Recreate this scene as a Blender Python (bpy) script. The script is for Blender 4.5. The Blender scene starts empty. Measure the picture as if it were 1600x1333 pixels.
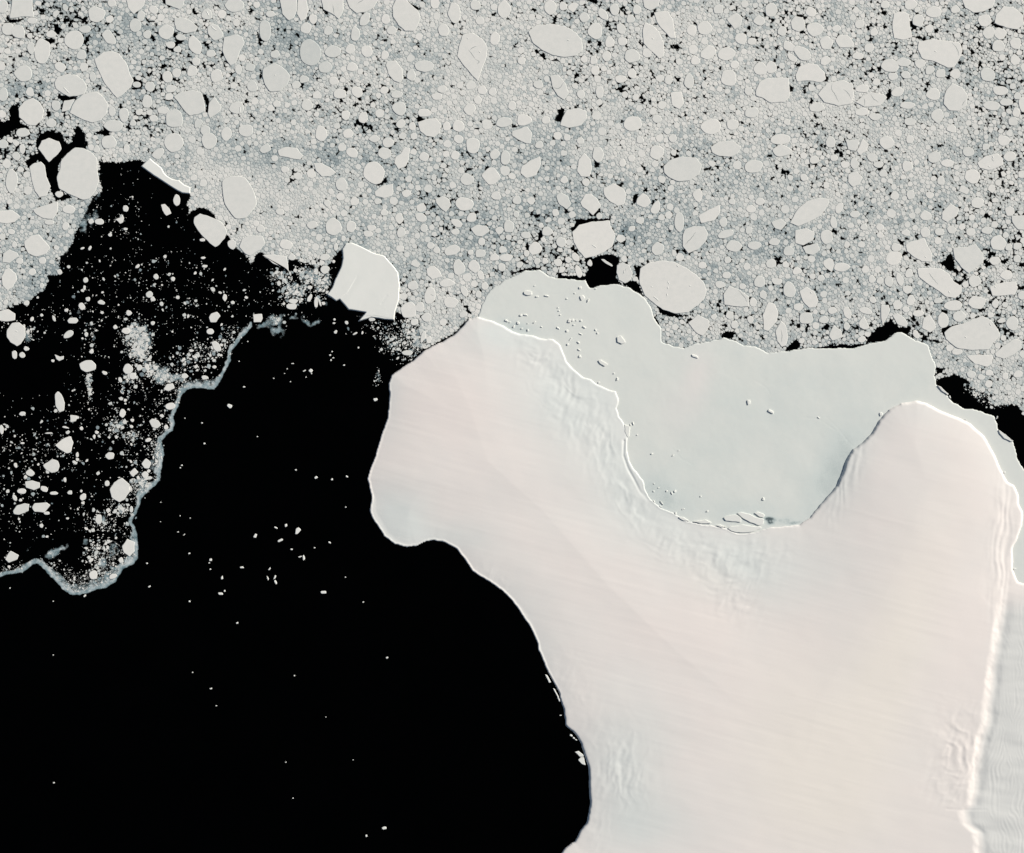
import bpy, math, random
import numpy as np
from mathutils import kdtree

# ------------------------------------------------------------------ scene, camera, world, sun
SC = bpy.context.scene
COL = SC.collection
R = math.radians
EL, AZ = 28.0, 60.0            # sun elevation, compass bearing (clockwise from +Y)
cam_d = bpy.data.cameras.new('camera')
cam = bpy.data.objects.new('camera', cam_d)
COL.objects.link(cam)
cam.location = (0, 0, 3000)
cam.rotation_euler = (0, 0, 0)
cam_d.sensor_width = 36.0
cam_d.lens = 36.0 * 3000 / 1600.0
cam_d.clip_start = 10
cam_d.clip_end = 60000
SC.camera = cam

w = bpy.data.worlds.new('World'); SC.world = w; w.use_nodes = True
nt = w.node_tree; nt.nodes.clear()
sky = nt.nodes.new('ShaderNodeTexSky'); sky.sky_type = 'NISHITA'; sky.sun_disc = False
sky.sun_elevation = R(EL); sky.sun_rotation = R(AZ)
bg = nt.nodes.new('ShaderNodeBackground'); bg.inputs['Strength'].default_value = 0.05
wo = nt.nodes.new('ShaderNodeOutputWorld')
nt.links.new(sky.outputs[0], bg.inputs[0]); nt.links.new(bg.outputs[0], wo.inputs[0])

sd = bpy.data.lights.new('sun', 'SUN'); sd.energy = 4.6; sd.angle = R(0.5); sd.color = (1.0, 0.962, 0.870)
so = bpy.data.objects.new('sun', sd); COL.objects.link(so)
so.location = (1500, 800, 1500)
so.rotation_euler = (R(90 - EL), 0, R(180 - AZ))
SC.view_settings.view_transform = 'Standard'
SC.view_settings.look = 'None'
SC.view_settings.exposure = 0.19
SC.view_settings.gamma = 1.0
SC.view_settings.use_curve_mapping = False

rng = np.random.RandomState(7)
random.seed(7)

# ------------------------------------------------------------------ helpers
def W(p):                                  # plan coordinates (x right, y down) -> ground coordinates
    p = np.asarray(p, float)
    q = p.copy(); q[..., 0] = p[..., 0] - 800.0; q[..., 1] = 666.5 - p[..., 1]
    return q

def tag(o, label=None, cat=None, group=None, kind=None):
    if label: o['label'] = label
    if cat: o['category'] = cat
    if group: o['group'] = group
    if kind: o['kind'] = kind
    return o

def make_mesh(name, verts, faces_flat, sizes, mat, attrs=None, smooth=False, parent=None):
    me = bpy.data.meshes.new(name)
    verts = np.asarray(verts, np.float32); ff = np.asarray(faces_flat, np.int32); sz = np.asarray(sizes, np.int32)
    me.vertices.add(len(verts)); me.vertices.foreach_set('co', verts.ravel())
    me.loops.add(len(ff)); me.loops.foreach_set('vertex_index', ff)
    st = np.zeros(len(sz), np.int32); st[1:] = np.cumsum(sz)[:-1]
    me.polygons.add(len(sz)); me.polygons.foreach_set('loop_start', st); me.polygons.foreach_set('loop_total', sz)
    me.polygons.foreach_set('use_smooth', np.full(len(sz), smooth, bool))
    for k, v in (attrs or {}).items():
        a = me.attributes.new(k, 'FLOAT', 'POINT'); a.data.foreach_set('value', np.asarray(v, np.float32))
    me.update(calc_edges=True); me.validate()
    if mat: me.materials.append(mat)
    o = bpy.data.objects.new(name, me); COL.objects.link(o)
    if parent: o.parent = parent
    return o

_tabs = {}
def vnoise(x, y, seed=0):
    if seed not in _tabs: _tabs[seed] = np.random.RandomState(1000 + seed).rand(256, 256)
    t = _tabs[seed]
    xi = np.floor(x).astype(int); yi = np.floor(y).astype(int)
    fx = x - xi; fy = y - yi
    fx = fx * fx * (3 - 2 * fx); fy = fy * fy * (3 - 2 * fy)
    a = t[xi & 255, yi & 255]; b = t[(xi + 1) & 255, yi & 255]
    c = t[xi & 255, (yi + 1) & 255]; d = t[(xi + 1) & 255, (yi + 1) & 255]
    return (a * (1 - fx) + b * fx) * (1 - fy) + (c * (1 - fx) + d * fx) * fy
def fbm(x, y, seed=0, oct=4):
    s = 0; amp = .5; n = 0
    for k in range(oct):
        s = s + amp * vnoise(x * 2**k, y * 2**k, seed + k); n += amp; amp *= .5
    return s / n
def sst(a, b, x):
    t = np.clip((x - a) / (b - a), 0, 1); return t * t * (3 - 2 * t)

def chaikin(p, n=1, closed=True, f=.25):
    p = np.asarray(p, float)
    for _ in range(n):
        q = np.roll(p, -1, 0) if closed else p[1:]
        b = p if closed else p[:-1]
        r = np.empty((2 * len(b), 2)); r[0::2] = b * (1 - f) + q * f; r[1::2] = b * f + q * (1 - f)
        if not closed: r = np.vstack([p[:1], r, p[-1:]])
        p = r
    return p
def rough(p, step, amp, rs, closed=True):
    """midpoint-displaced outline"""
    p = [np.array(v, float) for v in p]
    out = []
    n = len(p)
    def sub(a, b, d):
        L = np.hypot(*(b - a))
        if L <= step or d > 6: return []
        m = (a + b) / 2; nn = np.array([-(b - a)[1], (b - a)[0]]) / L
        m = m + nn * rs.uniform(-1, 1) * min(amp * L, amp * 12)
        return sub(a, m, d + 1) + [m] + sub(m, b, d + 1)
    for i in range(n if closed else n - 1):
        a, b = p[i], p[(i + 1) % n]
        out.append(a); out += sub(a, b, 0)
    if not closed: out.append(p[-1])
    return np.array(out)
def area(p):
    p = np.asarray(p); x, y = p[:, 0], p[:, 1]
    return .5 * np.sum(x * np.roll(y, -1) - np.roll(x, -1) * y)

def seg_dist(px, py, P, closed=True):
    """unsigned distance and inside flag for flat arrays px,py to polyline P"""
    P = np.asarray(P, float); Q = np.roll(P, -1, 0) if closed else P[1:]
    A = P if closed else P[:-1]
    d2 = np.full(px.shape, 1e18); ins = np.zeros(px.shape, bool)
    for (ax, ay), (bx, by) in zip(A, Q):
        ex, ey = bx - ax, by - ay; L = ex * ex + ey * ey + 1e-12
        wx, wy = px - ax, py - ay
        t = np.clip((wx * ex + wy * ey) / L, 0, 1)
        d2 = np.minimum(d2, (wx - t * ex)**2 + (wy - t * ey)**2)
        if closed:
            c = (ay > py) != (by > py)
            if ey != 0: ins ^= c & (px < ax + (py - ay) * ex / ey)
    return np.sqrt(d2), ins
def raster(mask, P, x0, y0, s, val=True):
    """fill polygon P into mask (s = cells per unit, origin x0,y0)"""
    P = np.asarray(P, float)
    H, Wd = mask.shape
    a = max(0, int((P[:, 0].min() - x0) * s) - 1); b = min(Wd, int((P[:, 0].max() - x0) * s) + 2)
    c = max(0, int((P[:, 1].min() - y0) * s) - 1); d = min(H, int((P[:, 1].max() - y0) * s) + 2)
    if a >= b or c >= d: return
    X, Y = np.meshgrid(x0 + (np.arange(a, b) + .5) / s, y0 + (np.arange(c, d) + .5) / s)
    ins = np.zeros(X.shape, bool)
    Q = np.roll(P, -1, 0)
    for (ax, ay), (bx, by) in zip(P, Q):
        if ay == by: continue
        cc = (ay > Y) != (by > Y)
        ins ^= cc & (X < ax + (Y - ay) * (bx - ax) / (by - ay))
    mask[c:d, a:b][ins] = val

# ------------------------------------------------------------------ materials
def material(name):
    m = bpy.data.materials.new(name); m.use_nodes = True
    n = m.node_tree.nodes; n.clear()
    out = n.new('ShaderNodeOutputMaterial')
    b = n.new('ShaderNodeBsdfPrincipled')
    m.node_tree.links.new(b.outputs[0], out.inputs[0])
    return m, n, m.node_tree.links, b, out
def ramp(n, stops):
    r = n.new('ShaderNodeValToRGB'); e = r.color_ramp.elements
    e[0].position, e[0].color = stops[0][0], (*stops[0][1], 1)
    e[1].position, e[1].color = stops[-1][0], (*stops[-1][1], 1)
    for p, c in stops[1:-1]:
        k = e.new(p); k.color = (*c, 1)
    return r
def mathn(n, l, op, a, b=None, clamp=False):
    m = n.new('ShaderNodeMath'); m.operation = op; m.use_clamp = clamp
    for i, v in enumerate((a, b)):
        if v is None: continue
        if isinstance(v, (int, float)): m.inputs[i].default_value = v
        else: l.new(v, m.inputs[i])
    return m.outputs[0]
def noise(n, l, scale, detail=3, rough=.55, dist=0, vec=None):
    t = n.new('ShaderNodeTexNoise'); t.inputs['Scale'].default_value = scale
    t.inputs['Detail'].default_value = detail; t.inputs['Roughness'].default_value = rough
    t.inputs['Distortion'].default_value = dist
    if vec is None:
        g = n.new('ShaderNodeNewGeometry'); vec = g.outputs['Position']
    l.new(vec, t.inputs['Vector'])
    return t.outputs['Fac']
def attr(n, name):
    a = n.new('ShaderNodeAttribute'); a.attribute_name = name; return a.outputs['Fac']

def snow_ice():
    """floe ice: attribute tone runs from thin grey ice to snow covered"""
    m, n, l, b, o = material('floe_ice')
    t = attr(n, 'tone')
    nz = noise(n, l, .12, 4, .6); n2 = noise(n, l, .9, 3, .6)
    v = mathn(n, l, 'ADD', t, mathn(n, l, 'MULTIPLY', mathn(n, l, 'SUBTRACT', nz, .5), .22))
    v = mathn(n, l, 'ADD', v, mathn(n, l, 'MULTIPLY', mathn(n, l, 'SUBTRACT', n2, .5), .10), True)
    r = ramp(n, [(0, (.10, .145, .17)), (.25, (.255, .305, .325)), (.5, (.455, .495, .495)), (.75, (.65, .655, .63)), (1, (.82, .79, .75))])
    l.new(v, r.inputs[0]); l.new(r.outputs[0], b.inputs['Base Color'])
    b.inputs['Roughness'].default_value = .9; b.inputs['Specular IOR Level'].default_value = .15
    return m
def thin_ice():
    """grease ice and slush film: density attribute drives cover, shade attribute its brightness"""
    m, n, l, b, o = material('thin_ice')
    d = attr(n, 'cover'); s = attr(n, 'shade')
    n1 = noise(n, l, .33, 4, .65); n2 = noise(n, l, 1.1, 2, .6); n3 = noise(n, l, .05, 3, .5)
    v = mathn(n, l, 'ADD', mathn(n, l, 'MULTIPLY', mathn(n, l, 'SUBTRACT', n1, .5), 1.1), mathn(n, l, 'MULTIPLY', mathn(n, l, 'SUBTRACT', n2, .5), .9))
    c = mathn(n, l, 'ADD', s, mathn(n, l, 'MULTIPLY', v, .5))
    c = mathn(n, l, 'ADD', c, mathn(n, l, 'MULTIPLY', mathn(n, l, 'SUBTRACT', n3, .5), .3), True)
    r = ramp(n, [(0, (.05, .08, .09)), (.3, (.20, .255, .275)), (.6, (.40, .445, .45)), (1, (.69, .69, .66))])
    l.new(c, r.inputs[0]); l.new(r.outputs[0], b.inputs['Base Color'])
    b.inputs['Roughness'].default_value = .8; b.inputs['Specular IOR Level'].default_value = .2
    tr = n.new('ShaderNodeBsdfTransparent'); mx = n.new('ShaderNodeMixShader')
    f = mathn(n, l, 'MULTIPLY', mathn(n, l, 'ADD', mathn(n, l, 'SUBTRACT', mathn(n, l, 'MULTIPLY', d, 2.0), .5), v), 1.15, True)
    l.new(f, mx.inputs[0]); l.new(tr.outputs[0], mx.inputs[1]); l.new(b.outputs[0], mx.inputs[2]); l.new(mx.outputs[0], o.inputs[0])
    return m
def film_ice():
    """smooth grease ice without speckle"""
    m, n, l, b, o = material('grease_ice')
    d = attr(n, 'cover'); s = attr(n, 'shade')
    n1 = noise(n, l, .16, 4, .6, .6); n2 = noise(n, l, .9, 2, .6)
    v = mathn(n, l, 'ADD', mathn(n, l, 'MULTIPLY', mathn(n, l, 'SUBTRACT', n1, .5), 1.0), mathn(n, l, 'MULTIPLY', mathn(n, l, 'SUBTRACT', n2, .5), .6))
    c = mathn(n, l, 'ADD', s, v, True)
    r = ramp(n, [(0, (.035, .075, .095)), (.4, (.13, .20, .225)), (.7, (.29, .365, .39)), (1, (.60, .635, .64))])
    l.new(c, r.inputs[0]); l.new(r.outputs[0], b.inputs['Base Color'])
    b.inputs['Roughness'].default_value = .7; b.inputs['Specular IOR Level'].default_value = .2
    tr = n.new('ShaderNodeBsdfTransparent'); mx = n.new('ShaderNodeMixShader')
    f = mathn(n, l, 'ADD', mathn(n, l, 'SUBTRACT', mathn(n, l, 'MULTIPLY', d, 1.8), .35), mathn(n, l, 'MULTIPLY', v, 1.1), True)
    l.new(f, mx.inputs[0]); l.new(tr.outputs[0], mx.inputs[1]); l.new(b.outputs[0], mx.inputs[2]); l.new(mx.outputs[0], o.inputs[0])
    return m
def shelf_snow():
    m, n, l, b, o = material('shelf_snow')
    wv = attr(n, 'warm'); cr = attr(n, 'cream'); dk = attr(n, 'grey')
    nz = noise(n, l, .012, 4, .55); nf = noise(n, l, .5, 3, .6)
    wv = mathn(n, l, 'ADD', wv, mathn(n, l, 'MULTIPLY', mathn(n, l, 'SUBTRACT', nz, .5), .5), True)
    def mix(f, a, c):
        x = n.new('ShaderNodeMix'); x.data_type = 'RGBA'
        l.new(f, x.inputs[0])
        for i, v in ((6, a), (7, c)):
            if isinstance(v, tuple): x.inputs[i].default_value = (*v, 1)
            else: l.new(v, x.inputs[i])
        return x.outputs[2]
    c = mix(wv, (.745, .76, .74), (.865, .79, .755))
    c = mix(cr, c, (.875, .81, .745))
    c = mix(dk, c, (.725, .725, .705))
    hs = n.new('ShaderNodeHueSaturation'); l.new(c, hs.inputs['Color'])
    l.new(mathn(n, l, 'ADD', .985, mathn(n, l, 'MULTIPLY', mathn(n, l, 'SUBTRACT', nf, .5), .05)), hs.inputs['Value'])
    l.new(hs.outputs[0], b.inputs['Base Color'])
    b.inputs['Roughness'].default_value = .95; b.inputs['Specular IOR Level'].default_value = .1
    return m
def fast_snow():
    m, n, l, b, o = material('fast_ice_snow')
    th = attr(n, 'thin'); wm = attr(n, 'warm')
    nz = noise(n, l, .02, 5, .6); nf = noise(n, l, .7, 3, .6)
    v = mathn(n, l, 'ADD', th, mathn(n, l, 'MULTIPLY', mathn(n, l, 'SUBTRACT', nz, .5), .5))
    v = mathn(n, l, 'ADD', v, mathn(n, l, 'MULTIPLY', mathn(n, l, 'SUBTRACT', nf, .5), .28), True)
    r = ramp(n, [(0, (.735, .745, .71)), (.35, (.65, .69, .67)), (.7, (.42, .48, .48)), (1, (.10, .13, .14))])
    l.new(v, r.inputs[0])
    x = n.new('ShaderNodeMix'); x.data_type = 'RGBA'; l.new(wm, x.inputs[0]); l.new(r.outputs[0], x.inputs[6]); x.inputs[7].default_value = (.80, .755, .73, 1)
    l.new(x.outputs[2], b.inputs['Base Color'])
    b.inputs['Roughness'].default_value = .95; b.inputs['Specular IOR Level'].default_value = .1
    return m
def berg_ice():
    m, n, l, b, o = material('berg_ice')
    nz = noise(n, l, .03, 5, .6); nf = noise(n, l, .8, 3, .6)
    v = mathn(n, l, 'ADD', mathn(n, l, 'MULTIPLY', nz, .7), mathn(n, l, 'MULTIPLY', nf, .3))
    r = ramp(n, [(.3, (.765, .765, .73)), (.7, (.81, .80, .765))])
    l.new(v, r.inputs[0]); l.new(r.outputs[0], b.inputs['Base Color'])
    b.inputs['Roughness'].default_value = .9; b.inputs['Specular IOR Level'].default_value = .1
    return m
def sea():
    m, n, l, b, o = material('polar_sea')
    nz = noise(n, l, .01, 4, .6)
    r = ramp(n, [(.3, (.0002, .0003, .0003)), (.8, (.0004, .0005, .0006))])
    l.new(nz, r.inputs[0]); l.new(r.outputs[0], b.inputs['Base Color'])
    b.inputs['Roughness'].default_value = .35; b.inputs['Specular IOR Level'].default_value = .02
    bp = n.new('ShaderNodeBump'); bp.inputs['Strength'].default_value = .15
    l.new(noise(n, l, .4, 4, .6), bp.inputs['Height']); l.new(bp.outputs[0], b.inputs['Normal'])
    return m
M_FLOE, M_THIN, M_FILM, M_SHELF, M_FAST, M_BERG, M_SEA = snow_ice(), thin_ice(), film_ice(), shelf_snow(), fast_snow(), berg_ice(), sea()
# ------------------------------------------------------------------ survey: outlines and floes, in plan units (x right, y down)
SHELF = [(747,495),(763,500),(788,510),(800,518),(812,522),(830,524),(845,529),(864,530),(875,539),(880,552),(886,566),(896,577),(910,589),(922,592),(932,600),
(936,602),(951,609),(962,611),(967,626),(963,638),(967,651),(975,662),(978,672),(981,684),(980,692),(980,705),(984,722),(993,736),(1005,751),(1008,765),(1017,781),(1030,792),(1056,804),(1075,815),(1098,820),(1113,821),(1136,826),(1150,833),(1165,834),(1182,831),(1200,825),
(1213,824),(1230,822),(1249,820),(1265,809),(1289,780),(1307,759),(1317,735),(1320,724),(1332,702),(1350,689),(1362,677),(1373,657),(1389,640),(1408,630),(1432,626),(1448,630),(1470,642),(1492,651),(1516,662),(1538,682),(1554,711),(1565,736),(1574,753),(1585,759),(1591,773),(1592,788),(1598,801),(1597,821),(1589,843),(1582,857),(1582,889),(1590,909),(1600,912),
(1680,925),(1760,940),(1760,1460),(800,1460),(830,1400),(860,1350),(877,1333),(884,1324),(898,1315),(905,1301),(916,1286),(920,1265),(922,1251),(920,1229),(919,1198),(913,1180),(908,1162),(897,1145),(884,1134),(881,1111),(874,1083),(866,1068),(855,1047),(849,1033),(841,1016),(839,1002),(831,985),(815,960),
(798,936),(786,924),(775,916),(751,901),(738,892),(727,875),(715,859),(694,847),(678,844),(666,846),(652,853),(636,855),(616,850),(600,838),(584,813),(578,799),(581,778),(578,765),(574,749),(577,738),(585,716),(592,692),(598,673),(606,651),(609,616),(607,600),(612,586),(625,577),(645,564),(660,550),(675,541),(692,534),(707,525),(722,511),(732,499)]
FAST = [(746,497),(750,487),(752,477),(758,465),(770,450),(785,440),(800,432),(811,427),(822,422),(842,421),(855,430),(872,435),(895,436),(915,437),(918,444),(922,450),(940,446),(965,444),(985,450),(1007,465),(1019,484),(1022,497),(1034,514),(1035,535),(1052,541),(1069,544),(1090,536),(1107,534),(1130,527),(1147,532),(1162,540),(1180,541),(1192,547),
(1200,552),(1230,549),(1255,544),(1282,544),(1307,544),(1325,544),(1350,539),(1385,531),(1397,521),(1407,519),(1420,525),(1430,532),(1450,539),(1455,555),(1462,570),(1460,587),(1462,600),(1467,604),(1475,613),(1486,626),(1497,632),(1505,638),(1524,640),(1543,647),(1554,651),(1557,660),(1559,670),(1567,681),(1583,690),(1587,705),(1590,718),(1598,730),(1625,760),(1680,800),(1760,830),
(1760,1000),(1560,960),(1500,720),(1430,680),(1340,760),(1250,850),(1100,850),(1000,820),(950,700),(920,640),(860,570),(800,545)]
PACK = [(-70,-70),(1670,-70),(1670,660),(1600,650),(1597,649),(1589,634),(1575,632),(1559,636),(1546,630),(1551,617),(1528,612),(1516,601),(1507,592),(1490,585),(1475,590),(1464,594),(1480,800),(1000,800),(760,520),
(732,497),(707,523),(690,532),(674,541),(664,533),(657,525),(650,505),(630,492),(617,486),(600,480),(560,470),(536,420),(532,392),(520,405),(505,425),(482,412),(465,407),(452,405),(449,423),(440,418),(427,413),(418,402),(410,395),(402,396),(391,413),(385,405),(382,397),(370,387),(359,385),(355,372),(340,350),(330,332),(322,327),(310,325),(300,331),(289,341),(295,330),(291,319),(296,310),(295,301),(270,285),(240,262),(222,252),(205,252),(185,255),(155,252),(155,275),(160,300),(145,310),(135,332),(125,350),(117,372),(107,392),(94,400),(92,415),(96,427),(75,430),(72,450),(47,470),(22,480),(0,485),(-70,500)]
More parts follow.
